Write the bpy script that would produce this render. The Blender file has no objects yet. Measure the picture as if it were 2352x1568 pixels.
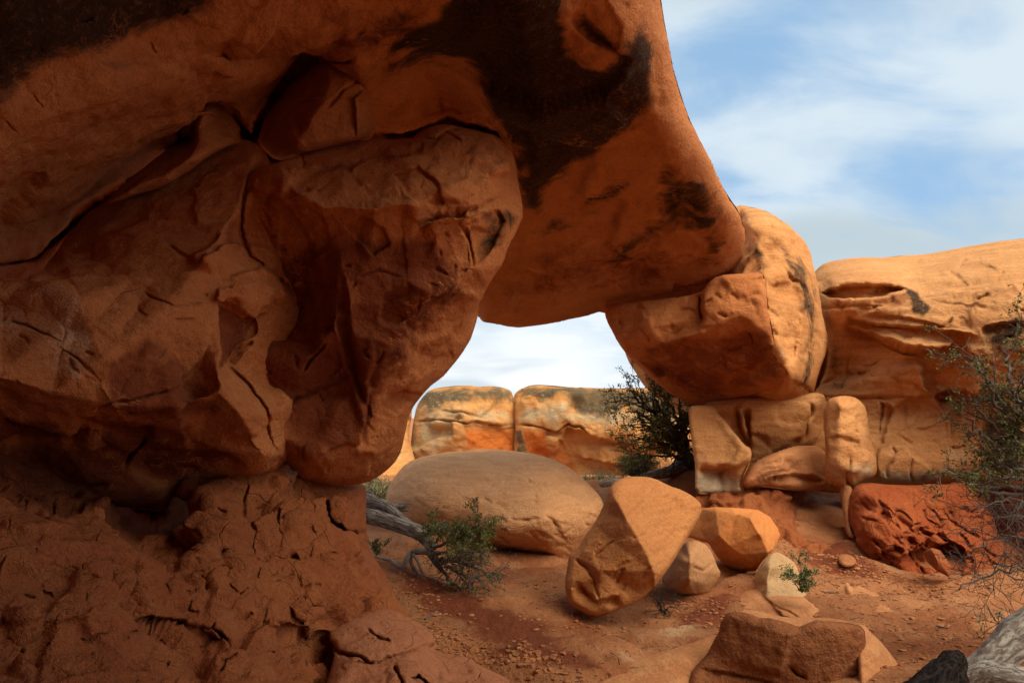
import bpy, math, random
import numpy as np
from mathutils import Vector, geometry
random.seed(7)
sc = bpy.context.scene
# ------------------------------------------------------------------ camera
F_PX = 1535.0; PITCH = math.radians(6.5); CAMZ = 1.6
cam_d = bpy.data.cameras.new('camera'); cam = bpy.data.objects.new('camera', cam_d)
sc.collection.objects.link(cam); sc.camera = cam
cam_d.lens = F_PX / 2352 * 36; cam_d.sensor_width = 36; cam_d.clip_end = 5000; cam_d.clip_start = 0.05
cam.location = (0, 0, CAMZ); cam.rotation_euler = (math.pi / 2 + PITCH, 0, 0)
# ------------------------------------------------------------------ light
SUN_AZ = math.radians(140)      # from +Y (view direction) towards +X
SUN_EL = math.radians(52)
sun_d = bpy.data.lights.new('sun', 'SUN'); sun = bpy.data.objects.new('sun', sun_d)
sc.collection.objects.link(sun)
sun_d.energy = 2.7; sun_d.angle = math.radians(65); sun_d.color = (1.0, 0.88, 0.68)
sdir = Vector((math.sin(SUN_AZ) * math.cos(SUN_EL), math.cos(SUN_AZ) * math.cos(SUN_EL), math.sin(SUN_EL)))
sun.rotation_euler = sdir.to_track_quat('Z', 'Y').to_euler(); sun.location = (20, 10, 30)
sc.view_settings.view_transform = 'Standard'; sc.view_settings.look = 'None'
sc.view_settings.exposure = 1.02; sc.view_settings.gamma = 1.0

sc.cycles.max_bounces = 4; sc.cycles.diffuse_bounces = 4
world = bpy.data.worlds.new("World"); sc.world = world; world.use_nodes = True

class NT:
    """tiny node-tree helper"""
    def __init__(s, tree): s.t = tree; s.n = tree.nodes; s.l = tree.links
    def node(s, typ, **kw):
        n = s.n.new(typ)
        for k, v in kw.items():
            if k == 'ins':
                for i, x in v.items():
                    if hasattr(x, 'is_linked'): s.l.new(x, n.inputs[i])
                    elif x is not None: n.inputs[i].default_value = x
            else: setattr(n, k, v)
        return n
    def math(s, op, a, b=0.0, c=None, clamp=False):
        ins = {0: a, 1: b}
        if c is not None: ins[2] = c
        return s.node('ShaderNodeMath', operation=op, use_clamp=clamp, ins=ins).outputs[0]
    def mix(s, f, a, b, mode='MIX'):
        n = s.node('ShaderNodeMix', data_type='RGBA', blend_type=mode)
        for sock, x in ((n.inputs[0], f), (n.inputs[6], a), (n.inputs[7], b)):
            if hasattr(x, 'is_linked'): s.l.new(x, sock)
            else: sock.default_value = x if not isinstance(x, tuple) or len(x) == 4 else (*x, 1)
        return n.outputs[2]
    def noise(s, vec, scale, detail=5, rough=0.55, dist=0.0, out=0):
        return s.node('ShaderNodeTexNoise', ins={'Vector': vec, 'Scale': scale, 'Detail': detail, 'Roughness': rough, 'Distortion': dist}).outputs[out]
    def ramp(s, x, lo, hi, a=0.0, b=1.0, smooth=True):
        return s.node('ShaderNodeMapRange', interpolation_type='SMOOTHSTEP' if smooth else 'LINEAR',
                      ins={0: x, 1: lo, 2: hi, 3: a, 4: b}).outputs[0]
    def mapping(s, vec, scale=(1, 1, 1), rot=(0, 0, 0), loc=(0, 0, 0)):
        return s.node('ShaderNodeMapping', ins={'Vector': vec, 'Scale': scale, 'Rotation': rot, 'Location': loc}).outputs[0]

def build_world():
    T = NT(world.node_tree); T.n.clear()
    sky = T.node('ShaderNodeTexSky', sky_type='NISHITA', sun_disc=False)
    sky.sun_elevation = SUN_EL; sky.sun_rotation = SUN_AZ
    sky.air_density = 1.0; sky.dust_density = 1.5; sky.ozone_density = 1.5
    co = T.node('ShaderNodeTexCoord').outputs['Generated']
    sep = T.node('ShaderNodeSeparateXYZ', ins={0: co})
    x, y, z = sep.outputs
    # project the direction on a high cloud deck so the streaks flatten to the horizon
    zz = T.math('ADD', T.math('MAXIMUM', z, 0.0), 0.34)
    px = T.math('DIVIDE', x, zz); py = T.math('DIVIDE', y, zz)
    v = T.node('ShaderNodeCombineXYZ', ins={0: px, 1: py, 2: 0.0}).outputs[0]
    v1 = T.mapping(v, (0.9, 1.0, 1), (0, 0, math.radians(25)), (1.9, 0.35, 0))
    n1 = T.noise(v1, 2.0, 3, 0.42, 0.3)
    v2 = T.mapping(v, (0.8, 1.5, 1), (0, 0, math.radians(12)), (4.2, 2.6, 0))
    n2 = T.noise(v2, 3.2, 6, 0.55, 0.4)
    c = T.math('ADD', T.math('MULTIPLY', n1, 0.62), T.math('MULTIPLY', n2, 0.38))
    c = T.math('ADD', c, T.ramp(T.math('DIVIDE', x, T.math('MAXIMUM', y, 0.05)), 0.42, 0.72, -0.005, 0.045))
    c = T.ramp(c, 0.40, 0.57)
    # the deck thickens to a bright veil low over the far wall
    veil = T.ramp(z, 0.30, 0.06)
    az = T.ramp(T.math('DIVIDE', x, T.math('MAXIMUM', y, 0.05)), 0.32, 0.08)
    c = T.math('MAXIMUM', T.math('MULTIPLY', c, 0.90), T.math('MULTIPLY', T.math('MULTIPLY', veil, az), 0.92))
    shade = T.noise(v2, 1.1, 3, 0.5)
    hot = T.math('MULTIPLY', veil, az)
    ccol = T.mix(T.ramp(shade, 0.40, 0.66), (4.3, 4.9, 5.3, 1), (3.2, 3.75, 4.0, 1))
    sl = T.noise(T.mapping(co, (2.2, 1.0, 9.0), (0, 0, 0), (0.6, 0, 0.35)), 1.6, 3, 0.45, 0.2)
    ccol = T.mix(hot, ccol, T.mix(T.ramp(sl, 0.44, 0.58), (6.0, 6.15, 6.2, 1), (4.0, 4.5, 4.8, 1)))
    skyc = T.mix(0.72, sky.outputs[0], (2.0, 3.35, 4.9, 1))
    col = T.mix(c, skyc, ccol)
    bg = T.node('ShaderNodeBackground', ins={'Color': col, 'Strength': 0.087})
    o = T.node('ShaderNodeOutputWorld'); T.l.new(bg.outputs[0], o.inputs[0])
build_world()

# ------------------------------------------------------------------ maths helpers
cP, sP = math.cos(PITCH), math.sin(PITCH)
def P(u, v, d):
    """world point seen at (u, v) of a 2352 x 1568 picture at depth d"""
    u = np.asarray(u, float); v = np.asarray(v, float); d = np.asarray(d, float)
    a = (u - 1176) / F_PX; b = -(v - 784) / F_PX
    return np.stack([d * a, d * (cP - b * sP), CAMZ + d * (sP + b * cP)], -1)
def PV(u, v, d): return Vector(P(u, v, d).tolist())

def _h(ix, iy, iz, s):
    h = (ix.astype(np.int64) * 374761393 + iy.astype(np.int64) * 668265263 + iz.astype(np.int64) * 2147483647 + s * 974634777) & 0xffffffff
    h = ((h ^ (h >> 13)) * 1274126177) & 0xffffffff
    h = ((h ^ (h >> 16)) * 2246822519) & 0xffffffff
    return (h ^ (h >> 15)) & 0xffffffff
def perlin(p, seed=0):
    i = np.floor(p).astype(np.int64); f = p - i
    w = f * f * f * (f * (f * 6 - 15) + 10); r = 0
    for dx in (0, 1):
        wx = w[:, 0] if dx else 1 - w[:, 0]
        for dy in (0, 1):
            wy = w[:, 1] if dy else 1 - w[:, 1]
            for dz in (0, 1):
                wz = w[:, 2] if dz else 1 - w[:, 2]
                h = _h(i[:, 0] + dx, i[:, 1] + dy, i[:, 2] + dz, seed)
                gx = (h & 255) / 127.5 - 1; gy = ((h >> 8) & 255) / 127.5 - 1; gz = ((h >> 16) & 255) / 127.5 - 1
                r = r + wx * wy * wz * (gx * (f[:, 0] - dx) + gy * (f[:, 1] - dy) + gz * (f[:, 2] - dz))
    return r
def fbm(p, octs=4, seed=0, rough=0.5, ridged=False):
    a = 1.0; s = 0; q = p.copy(); n = 0
    for o in range(octs):
        v = perlin(q, seed + o)
        if ridged: v = 0.5 - np.abs(v) * 2
        s = s + a * v; n += a; a *= rough; q = q * 2.03 + 17.3
    return s / n
def worley(p, seed=0):
    i = np.floor(p).astype(np.int64)
    n = len(p); f1 = np.full(n, 9.0); f2 = np.full(n, 9.0); idh = np.zeros(n, np.int64); vec = np.zeros((n, 3))
    for dx in (-1, 0, 1):
        for dy in (-1, 0, 1):
            for dz in (-1, 0, 1):
                c = i + np.array([dx, dy, dz]); h = _h(c[:, 0], c[:, 1], c[:, 2], seed)
                q = c + np.stack([(h & 255), ((h >> 8) & 255), ((h >> 16) & 255)], -1) / 255.0
                d = np.linalg.norm(p - q, axis=1)
                nf1 = d < f1
                f2 = np.where(nf1, f1, np.minimum(f2, d)); idh = np.where(nf1, h, idh)
                vec = np.where(nf1[:, None], p - q, vec); f1 = np.where(nf1, d, f1)
    return f1, f2, idh, vec
def blocks(p, cell, amp, seed=0, squash=(1, 1, 1), tilt=1.0, crack=0.5):
    """broken-rock displacement: each cell is a small tilted plane with a crack round it"""
    q = p / cell * np.array(squash)
    q = q + 0.16 * np.stack([fbm(q * 1.3, 2, seed + 5), fbm(q * 1.3 + 7, 2, seed + 6), fbm(q * 1.3 + 13, 2, seed + 8)], -1)
    f1, f2, h, vec = worley(q, seed)
    r0 = ((h >> 3) & 255) / 255.0 - 0.5
    t = np.stack([((h >> 5) & 255), ((h >> 11) & 255), ((h >> 17) & 255)], -1) / 127.5 - 1
    e = np.clip((f2 - f1) / 0.09, 0, 1)
    return amp * (r0 + tilt * (vec * t).sum(1)) * 1.0 - amp * crack * (1 - e) ** 2

def tps_fit(pts):
    X = np.array([(a / 500, b / 500) for a, b, c in pts]); y = np.array([1 / c for a, b, c in pts]); n = len(X)
    r = np.linalg.norm(X[:, None] - X[None], axis=2); K = np.where(r > 0, r * r * np.log(r + 1e-12), 0) + 1e-3 * np.eye(n)
    A = np.zeros((n + 3, n + 3)); A[:n, :n] = K; A[:n, n] = 1; A[:n, n + 1:] = X; A[n:, :n] = A[:n, n:].T
    w = np.linalg.lstsq(A, np.concatenate([y, [0, 0, 0]]), rcond=None)[0]
    def f(u, v):
        U = np.stack([np.ravel(u) / 500, np.ravel(v) / 500], -1)
        r = np.linalg.norm(U[:, None] - X[None], axis=2)
        o = np.where(r > 0, r * r * np.log(r + 1e-12), 0) @ w[:n] + w[n] + U @ w[n + 1:]
        return o
    return f
def chaikin(pts, it=1, closed=True):
    pts = [tuple(map(float, p)) for p in pts]
    for _ in range(it):
        out = []; n = len(pts)
        for i in range(n if closed else n - 1):
            a, b = pts[i], pts[(i + 1) % n]
            out += [tuple(.75 * x + .25 * y for x, y in zip(a, b)), tuple(.25 * x + .75 * y for x, y in zip(a, b))]
        if not closed: out = [pts[0]] + out + [pts[-1]]
        pts = out
    return pts
def seg_dist(u, v, pts, closed=False):
    """distance to polyline, signed side (left of travel +), position along 0..1, nearest point"""
    best = np.full(u.shape, 1e9); side = np.zeros(u.shape); along = np.zeros(u.shape); nu = np.zeros(u.shape); nv = np.zeros(u.shape)
    n = len(pts); m = n if closed else n - 1
    for i in range(m):
        a = pts[i]; b = pts[(i + 1) % n]; dx, dy = b[0] - a[0], b[1] - a[1]; L = dx * dx + dy * dy + 1e-9
        t = np.clip(((u - a[0]) * dx + (v - a[1]) * dy) / L, 0, 1)
        qx = a[0] + t * dx; qy = a[1] + t * dy; d = np.hypot(u - qx, v - qy); k = d < best
        best = np.where(k, d, best); nu = np.where(k, qx, nu); nv = np.where(k, qy, nv)
        side = np.where(k, np.sign(dx * (v - a[1]) - dy * (u - a[0])), side); along = np.where(k, (i + t) / m, along)
    return best, side, along, nu, nv
def inside(u, v, poly):
    r = np.zeros(u.shape, bool); n = len(poly)
    for i in range(n):
        x1, y1 = poly[i][:2]; x2, y2 = poly[(i + 1) % n][:2]
        if y1 == y2: continue
        c = ((y1 > v) != (y2 > v)) & (u < (x2 - x1) * (v - y1) / (y2 - y1) + x1)
        r ^= c
    return r
def sdist(u, v, poly):
    d, _, _, nu, nv = seg_dist(u, v, poly, True)
    return np.where(inside(u, v, poly), d, -d), nu, nv
def sm(x): x = np.clip(x, 0, 1); return x * x * (3 - 2 * x)

# ------------------------------------------------------------------ object helpers
def tag(o, label=None, cat=None, group=None, kind=None):
    if label: o['label'] = label
    if cat: o['category'] = cat
    if group: o['group'] = group
    if kind: o['kind'] = kind
    return o
def empty(name, loc):
    o = bpy.data.objects.new(name, None); o.location = loc; o.empty_display_size = .2
    sc.collection.objects.link(o); return o
def mesh_obj(name, V, Q, mat, parent=None, attr=None, smooth=True, origin=None, tris=None):
    V = np.asarray(V, float)
    if origin is None:
        origin = np.array([V[:, 0].mean(), V[:, 1].mean(), V[:, 2].min()])
    po = np.array(parent.location) if parent is not None else np.zeros(3)
    V = V - origin
    me = bpy.data.meshes.new(name)
    Q = np.asarray(Q, np.int32).reshape(-1, 4) if Q is not None and len(Q) else np.zeros((0, 4), np.int32)
    Tt = np.asarray(tris, np.int32).reshape(-1, 3) if tris is not None and len(tris) else np.zeros((0, 3), np.int32)
    me.vertices.add(len(V)); me.vertices.foreach_set('co', V.astype(np.float32).ravel())
    nl = Q.size + Tt.size; me.loops.add(nl); me.loops.foreach_set('vertex_index', np.concatenate([Q.ravel(), Tt.ravel()]))
    npoly = len(Q) + len(Tt); me.polygons.add(npoly)
    st = np.concatenate([np.arange(len(Q)) * 4, Q.size + np.arange(len(Tt)) * 3]).astype(np.int32)
    me.polygons.foreach_set('loop_start', st)
    me.polygons.foreach_set('loop_total', np.concatenate([np.full(len(Q), 4), np.full(len(Tt), 3)]).astype(np.int32))
    me.polygons.foreach_set('use_smooth', np.full(npoly, smooth))
    me.update(calc_edges=True); me.validate()
    if attr is not None and len(me.vertices) == len(attr):
        a = me.attributes.new('paint', 'FLOAT_COLOR', 'POINT')
        a.data.foreach_set('color', np.asarray(attr, np.float32).ravel())
    me.materials.append(mat)
    o = bpy.data.objects.new(name, me); sc.collection.objects.link(o)
    o.location = (origin - po).tolist()
    if parent is not None: o.parent = parent
    return o

def grid(poly, step):
    us = [p[0] for p in poly]; vs = [p[1] for p in poly]
    gu = np.arange(min(us) - step, max(us) + 2 * step, step); gv = np.arange(min(vs) - step, max(vs) + 2 * step, step)
    U, V = np.meshgrid(gu, gv)
    return U, V
def tri_interp(U, V, pts, ridges, fit, poly):
    P2 = []; D = []; E = []
    for (a, b, c) in pts: P2.append(Vector((a, b))); D.append(1 / c)
    for r in ridges:
        for k, (a, b, c) in enumerate(r):
            P2.append(Vector((a, b))); D.append(1 / c)
            if k: E.append((len(P2) - 2, len(P2) - 1))
    us = [p[0] for p in poly]; vs = [p[1] for p in poly]; m = 60
    n = max(1, len(poly) // 40)
    ex = [(p[0], p[1]) for p in poly[::n]] + [(a, b) for a in (min(us) - m, max(us) + m) for b in (min(vs) - m, max(vs) + m)]
    fd = fit(np.array([e[0] for e in ex]), np.array([e[1] for e in ex]))
    for e, d in zip(ex, fd): P2.append(Vector(e)); D.append(d)
    vo, _, fo, ov, _, _ = geometry.delaunay_2d_cdt(P2, E, [], 0, 0.01)
    val = [D[o[0]] if len(o) else None for o in ov]
    for i, x in enumerate(val):
        if x is None: val[i] = float(fit(np.array([vo[i].x]), np.array([vo[i].y]))[0])
    Z = fit(U, V).reshape(U.shape)
    for f in fo:
        if len(f) != 3: continue
        a, b, c = (vo[k] for k in f); za, zb, zc = (val[k] for k in f)
        den = (b.y - c.y) * (a.x - c.x) + (c.x - b.x) * (a.y - c.y)
        if abs(den) < 1e-9: continue
        k = (U >= min(a.x, b.x, c.x)) & (U <= max(a.x, b.x, c.x)) & (V >= min(a.y, b.y, c.y)) & (V <= max(a.y, b.y, c.y))
        uu, vv = U[k], V[k]
        l1 = ((b.y - c.y) * (uu - c.x) + (c.x - b.x) * (vv - c.y)) / den
        l2 = ((c.y - a.y) * (uu - c.x) + (a.x - c.x) * (vv - c.y)) / den
        l3 = 1 - l1 - l2; ok = (l1 > -1e-6) & (l2 > -1e-6) & (l3 > -1e-6)
        zz = Z[k]; zz[ok] = (l1 * za + l2 * zb + l3 * zc)[ok]; Z[k] = zz
    return Z
def blur(Z, n):
    for _ in range(n):
        Y = np.pad(Z, 1, mode='edge'); Z = (Y[:-2, 1:-1] + 2 * Y[1:-1, 1:-1] + Y[2:, 1:-1]) / 4
        Y = np.pad(Z, 1, mode='edge'); Z = (Y[1:-1, :-2] + 2 * Y[1:-1, 1:-1] + Y[1:-1, 2:]) / 4
    return Z

def scratches(D, U, V, S, step, scr, seed):
    """many short natural cracks and flake edges: (count, angle in picture, spread, length px, depth m)"""
    n, ang, spread, ln, dep = scr; rng = np.random.default_rng(seed + 100); ok = np.argwhere(S > 12)
    if not len(ok): return D
    h, w = S.shape; D = D.copy()
    for _ in range(n):
        i, j = ok[rng.integers(len(ok))]; a = math.radians(ang + rng.normal(0, spread)); L = ln * rng.uniform(.35, 1.4); m = 5
        p = [(U[i, j], V[i, j])]
        for k in range(m): a += rng.normal(0, .28); p.append((p[-1][0] + math.cos(a) * L / m, p[-1][1] + math.sin(a) * L / m))
        us = [q[0] for q in p]; vs = [q[1] for q in p]; u0 = U[i, j] - j * step; v0 = V[i, j] - i * step
        j0 = max(0, int((min(us) - u0 - 22) / step)); j1 = min(w, int((max(us) - u0 + 22) / step) + 1); i0 = max(0, int((min(vs) - v0 - 22) / step)); i1 = min(h, int((max(vs) - v0 + 22) / step) + 1)
        if j1 - j0 < 3 or i1 - i0 < 3: continue
        d, sd, al, _, _ = seg_dist(U[i0:i1, j0:j1], V[i0:i1, j0:j1], p); fade = np.clip(np.minimum(al, 1 - al) * 5, 0, 1); q = dep * rng.uniform(.4, 1.3)
        if rng.random() < .5: D[i0:i1, j0:j1] += q * fade * np.exp(-(d / 2.9) ** 2)
        else: D[i0:i1, j0:j1] += q * .8 * fade * np.where(d * sd > -2, np.exp(-np.maximum(d * sd, 0) / 8), 0)
    return D
def rock(name, outline, ctrl, mat, label=None, cat=None, parent=None, step=4, rim=(0.25, 0.3), thick=1.0, soft=3,
         ridges=None, feats=(), noise=((0.8, 0.05), (0.2, 0.012)), mud=None, mud2=None, paint=(), smooth=1, seed=0, jitter=3.0,
         extra=None, kind=None, group=None, lam=None, scr=None):
    poly = chaikin(outline, smooth)
    # wobble of the outline
    cc = np.array(poly); q = np.stack([cc[:, 0] / 40, cc[:, 1] / 40, np.full(len(cc), seed * 1.7)], -1)
    cc = cc + jitter * np.stack([perlin(q, seed), perlin(q + 31, seed)], -1); poly = [tuple(x) for x in cc]
    fit = tps_fit(list(ctrl) + [p for r in (ridges or []) for p in r])
    U, V = grid(poly, step)
    if ridges is not None: iz = tri_interp(U, V, ctrl, ridges, fit, poly)
    else: iz = fit(U, V).reshape(U.shape)
    iz = blur(iz, soft); D = 1 / np.clip(iz, 0.02, 2)
    S, nu, nv = sdist(U, V, poly)
    keepv = S > 0
    cell = keepv[:-1, :-1] | keepv[1:, :-1] | keepv[:-1, 1:] | keepv[1:, 1:]
    U = np.where(keepv, U, nu); V = np.where(keepv, V, nv); Sc = np.maximum(S, 0)
    used = np.zeros(U.shape, bool)
    for a in (slice(0, -1), slice(1, None)):
        for b in (slice(0, -1), slice(1, None)): used[a, b] |= cell
    # features --------------------------------------------------------
    D0 = D.copy(); wob = 3.5 * perlin(np.stack([U.ravel() / 17, V.ravel() / 17, np.full(U.size, 3.3 + seed)], -1), seed + 3).reshape(U.shape)
    wob2 = 3.5 * perlin(np.stack([V.ravel() / 15, U.ravel() / 15, np.full(U.size, 8.3 + seed)], -1), seed + 4).reshape(U.shape)
    Uw, Vw = U + wob, V + wob2
    for ft in feats:
        if ft[0] == 'crack':
            _, pts, w, dep = ft; w = max(2.7, w * .62); dep = dep * (1.0 if w > 5 else .8); d, _, al, _, _ = seg_dist(Uw, Vw, pts)
            fade = np.clip(np.minimum(al, 1 - al) * 6, 0.25, 1); ww = w * (0.6 + 0.4 * fade)
            D = D + dep * fade * np.exp(-(d / ww) ** 2)
        elif ft[0] == 'step':     # + side (right/below when drawn left to right) pushed back by off
            _, pts, off, fall, w = ft; d, s, al, _, _ = seg_dist(Uw, Vw, pts)
            fade = sm(np.minimum(al, 1 - al) * 5); sd = d * s
            D = D + off * fade * np.where(sd > 0, sm(sd / w) * np.exp(-np.maximum(sd - w, 0) / fall), 0)
        elif ft[0] == 'chip':
            _, pts, dep, sf = ft; sf = max(5, sf * .6); s, _, _ = sdist(Uw, Vw, pts); D = D + dep * sm(s / sf)
        elif ft[0] == 'bump':
            _, (cu, cv), (ru, rv), ang, amt = ft; a = math.radians(ang)
            x = (U - cu) * math.cos(a) + (V - cv) * math.sin(a); y = -(U - cu) * math.sin(a) + (V - cv) * math.cos(a)
            D = D + amt * np.exp(-(x / ru) ** 2 - (y / rv) ** 2)
        elif ft[0] == 'line':     # raised ridge
            _, pts, w, amt = ft; d, _, al, _, _ = seg_dist(Uw, Vw, pts)
            D = D - amt * np.clip(np.minimum(al, 1 - al) * 5, 0, 1) * np.exp(-d / w)
    if scr: D = scratches(D, U, V, S, step, scr, seed)
    rw, rd = rim
    t = Sc * D0 / F_PX
    off = rd * (1 - np.sqrt(np.maximum(0, 1 - (1 - np.clip(t / rw, 0, 1)) ** 2)))
    D = D + off
    W = P(U, V, D)
    # normal displacement
    Wn = P(U, V, blur(D, 10)); du = np.gradient(Wn, axis=1); dv = np.gradient(Wn, axis=0); N = np.cross(du, dv); N /= (np.linalg.norm(N, axis=2, keepdims=True) + 1e-12)
    toc = np.array([0, 0, CAMZ]) - W; N *= np.sign((N * toc).sum(2, keepdims=True) + 1e-9)
    N[~np.isfinite(N)] = 0
    m = used; w = W[m]; disp = np.zeros(len(w))
    for k, (s_, a_) in enumerate(noise): disp += a_ * 2 * fbm(w / s_ + seed * 3.1, 3, seed + k * 11)
    if lam:
        cellz, amp, ax = lam; h = (w * np.array(ax)).sum(1) / cellz + 0.8 * fbm(w * 0.9, 3, seed + 40)
        disp += amp * perlin(np.stack([h, w[:, 0] * .5, w[:, 1] * .5], -1), seed + 41) * 2
    bd = np.zeros(len(w))
    for md in (mud, mud2):
        if md: bd += blocks(w, md[0], md[1], seed, md[2] if len(md) > 2 else (1, 1, 1.6), md[3] if len(md) > 3 else 1.0, md[4] if len(md) > 4 else .5)
    G = np.zeros(U.shape); G[m] = bd; disp += blur(G, 1)[m]
    edge = np.clip(t[m] / (rw + 1e-6), 0.25, 1)
    Wf = w + N[m] * (disp * edge)[:, None]
    # paint
    col = np.zeros((len(w), 4)); col[:, 3] = 1
    um, vm = U[m], V[m]
    for ch, pts, sf, st in paint:
        s, _, _ = sdist(um, vm, pts); val = st * np.clip(0.5 + s / sf, 0, 1); k = 'rgb'.index(ch)
        col[:, k] = np.maximum(col[:, k], val) if st > 0 else np.clip(col[:, k] + val, 0, 1)
    idx = np.full(U.shape, -1, int); idx[m] = np.arange(m.sum())
    Q = np.stack([idx[:-1, :-1][cell], idx[1:, :-1][cell], idx[1:, 1:][cell], idx[:-1, 1:][cell]], -1)
    # back, coarser
    st2 = step * 3
    U2, V2 = grid(poly, st2); iz2 = fit(U2, V2).reshape(U2.shape); Db = 1 / np.clip(iz2, .02, 2)
    S2, nu2, nv2 = sdist(U2, V2, poly); k2 = S2 > 0
    cell2 = k2[:-1, :-1] | k2[1:, :-1] | k2[:-1, 1:] | k2[1:, 1:]
    U2 = np.where(k2, U2, nu2); V2 = np.where(k2, V2, nv2); t2 = np.maximum(S2, 0) * Db / F_PX
    Db = Db + rd * 0.97 + thick * (1 - np.exp(-t2 / (0.45 * thick)))
    used2 = np.zeros(U2.shape, bool)
    for a in (slice(0, -1), slice(1, None)):
        for b in (slice(0, -1), slice(1, None)): used2[a, b] |= cell2
    Wb = P(U2, V2, Db)[used2]; Wb = Wb + 0.0
    id2 = np.full(U2.shape, -1, int); id2[used2] = np.arange(used2.sum()) + len(Wf)
    Q2 = np.stack([id2[:-1, 1:][cell2], id2[1:, 1:][cell2], id2[1:, :-1][cell2], id2[:-1, :-1][cell2]], -1)
    VV = np.concatenate([Wf, Wb]); QQ = np.concatenate([Q, Q2]); CC = np.concatenate([col, np.tile([0, 0, 0, 1.], (len(Wb), 1))])
    if extra is not None:
        ev, eq = extra; QQ = np.concatenate([QQ, np.asarray(eq) + len(VV)]); VV = np.concatenate([VV, ev]); CC = np.concatenate([CC, np.tile([0, 0, 0, 1.], (len(ev), 1))])
    o = mesh_obj(name, VV, QQ, mat, parent, CC)
    tag(o, label, cat, group, kind)
    return o

# ------------------------------------------------------------------ materials
def new_mat(name):
    m = bpy.data.materials.new(name); m.use_nodes = True; T = NT(m.node_tree); T.n.clear()
    o = T.node('ShaderNodeOutputMaterial'); b = T.node('ShaderNodeBsdfPrincipled'); T.l.new(b.outputs[0], o.inputs[0])
    b.inputs['Roughness'].default_value = 0.95
    for k in ('Specular IOR Level', 'Specular'):
        if k in b.inputs: b.inputs[k].default_value = 0.12; break
    return m, T, b
def sandstone(name, c1, c2, c3, pale=(0.55, 0.42, 0.27), varn=(0.022, 0.014, 0.010), rust=(0.24, 0.062, 0.022), lam=0.35, lrot=(0, 0, 0),
              lscale=(1.2, 1.2, 16), bump=0.5, coarse=1.0, veins=0.3, crackle=0.25, lichen=0.0, grain=1.0, flake=1.3):
    c1, c2, c3 = [(c[0] * 1.02, c[1] * .95, c[2] * .84) for c in (c1, c2, c3)]
    m, T, b = new_mat(name)
    co = T.node('ShaderNodeTexCoord').outputs['Object']
    at = T.node('ShaderNodeAttribute', attribute_name='paint'); sp = T.node('ShaderNodeSeparateColor', ins={0: at.outputs['Color']})
    R, G, B = sp.outputs[:3]
    nb = T.noise(co, 0.9 * coarse, 6, 0.6, 0.4); nm = T.noise(co, 3.5 * coarse, 6, 0.68, 0.5); nf = T.noise(co, 34, 4, 0.78)
    lv = T.mapping(co, lscale, lrot); nl = T.noise(lv, 1.0, 5, 0.66, 0.9)
    ng = T.noise(co, 140, 1, 0.7)
    col = T.mix(T.ramp(nb, 0.36, 0.64), c1, c2); col = T.mix(T.math('MULTIPLY', T.ramp(nm, 0.47, 0.70), 0.75), col, c3)
    col = T.mix(T.math('MULTIPLY', T.ramp(nl, 0.40, 0.66), lam), col, T.mix(1.0, c2, (0.66, 0.56, 0.5), 'MULTIPLY'))
    col = T.mix(T.math('MULTIPLY', T.ramp(nl, 0.54, 0.40), lam * 0.6), col, T.mix(1.0, c3, (1.22, 1.22, 1.2), 'MULTIPLY'))
    # stains
    brk = T.math('ADD', T.math('MULTIPLY', T.math('SUBTRACT', nm, 0.5), 1.7), T.math('MULTIPLY', T.math('SUBTRACT', nf, 0.5), 0.55))
    brk = T.math('ADD', brk, T.math('MULTIPLY', T.math('SUBTRACT', nb, 0.5), 0.8))
    kB = T.ramp(T.math('ADD', B, T.math('MULTIPLY', brk, 0.8)), 0.25, 0.75); col = T.mix(T.math('MULTIPLY', kB, T.ramp(B, 0.0, 0.15)), col, rust)
    kG = T.ramp(T.math('ADD', G, T.math('MULTIPLY', brk, 0.6)), 0.25, 0.85); col = T.mix(T.math('MULTIPLY', kG, T.ramp(G, 0.0, 0.15)), col, pale)
    # fine light veins / scuffs
    vv = T.noise(T.mapping(co, (1, 1, 1.3)), 4.0, 4, 0.62, 1.2)
    vein = T.ramp(T.math('ABSOLUTE', T.math('SUBTRACT', vv, 0.5)), 0.022, 0.0)
    vein = T.math('MULTIPLY', vein, T.ramp(nb, 0.48, 0.62))
    col = T.mix(T.math('MULTIPLY', vein, veins), col, T.mix(1.0, c3, (1.35, 1.3, 1.25), 'MULTIPLY'))
    kR = T.ramp(T.math('ADD', R, T.math('MULTIPLY', brk, 0.85)), 0.22, 0.72)
    kR = T.math('MULTIPLY', kR, T.ramp(R, 0.0, 0.25))
    kR = T.math('MULTIPLY', kR, T.math('SUBTRACT', 1.0, T.math('MULTIPLY', vein, 0.6)))
    kR = T.math('MULTIPLY', kR, T.ramp(nf, 0.66, 0.50, 0.85, 1.0))
    col = T.mix(T.math('MULTIPLY', kR, 0.95), col, varn)
    if lichen:
        lw = T.node('ShaderNodeTexVoronoi', ins={'Vector': co, 'Scale': 7.0}).outputs['Distance']
        col = T.mix(T.math('MULTIPLY', T.math('MULTIPLY', T.ramp(lw, 0.22, 0.10), T.ramp(nm, .48, .6)), lichen), col, (0.62, 0.58, 0.46))
    col = T.mix(T.math('MULTIPLY', T.ramp(ng, 0.30, 0.75), 0.32 * grain), col, T.mix(1.0, col, (0.50, 0.46, 0.42), 'MULTIPLY'))
    col = T.mix(T.math('MULTIPLY', T.ramp(nf, 0.50, 0.66), 0.40 * grain), col, T.mix(1.0, col, (1.35, 1.32, 1.3), 'MULTIPLY'))
    col = T.mix(T.math('MULTIPLY', T.ramp(nf, 0.46, 0.34), 0.55 * grain), col, T.mix(1.0, col, (0.62, 0.55, 0.5), 'MULTIPLY'))
    T.l.new(col, b.inputs['Base Color'])
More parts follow.
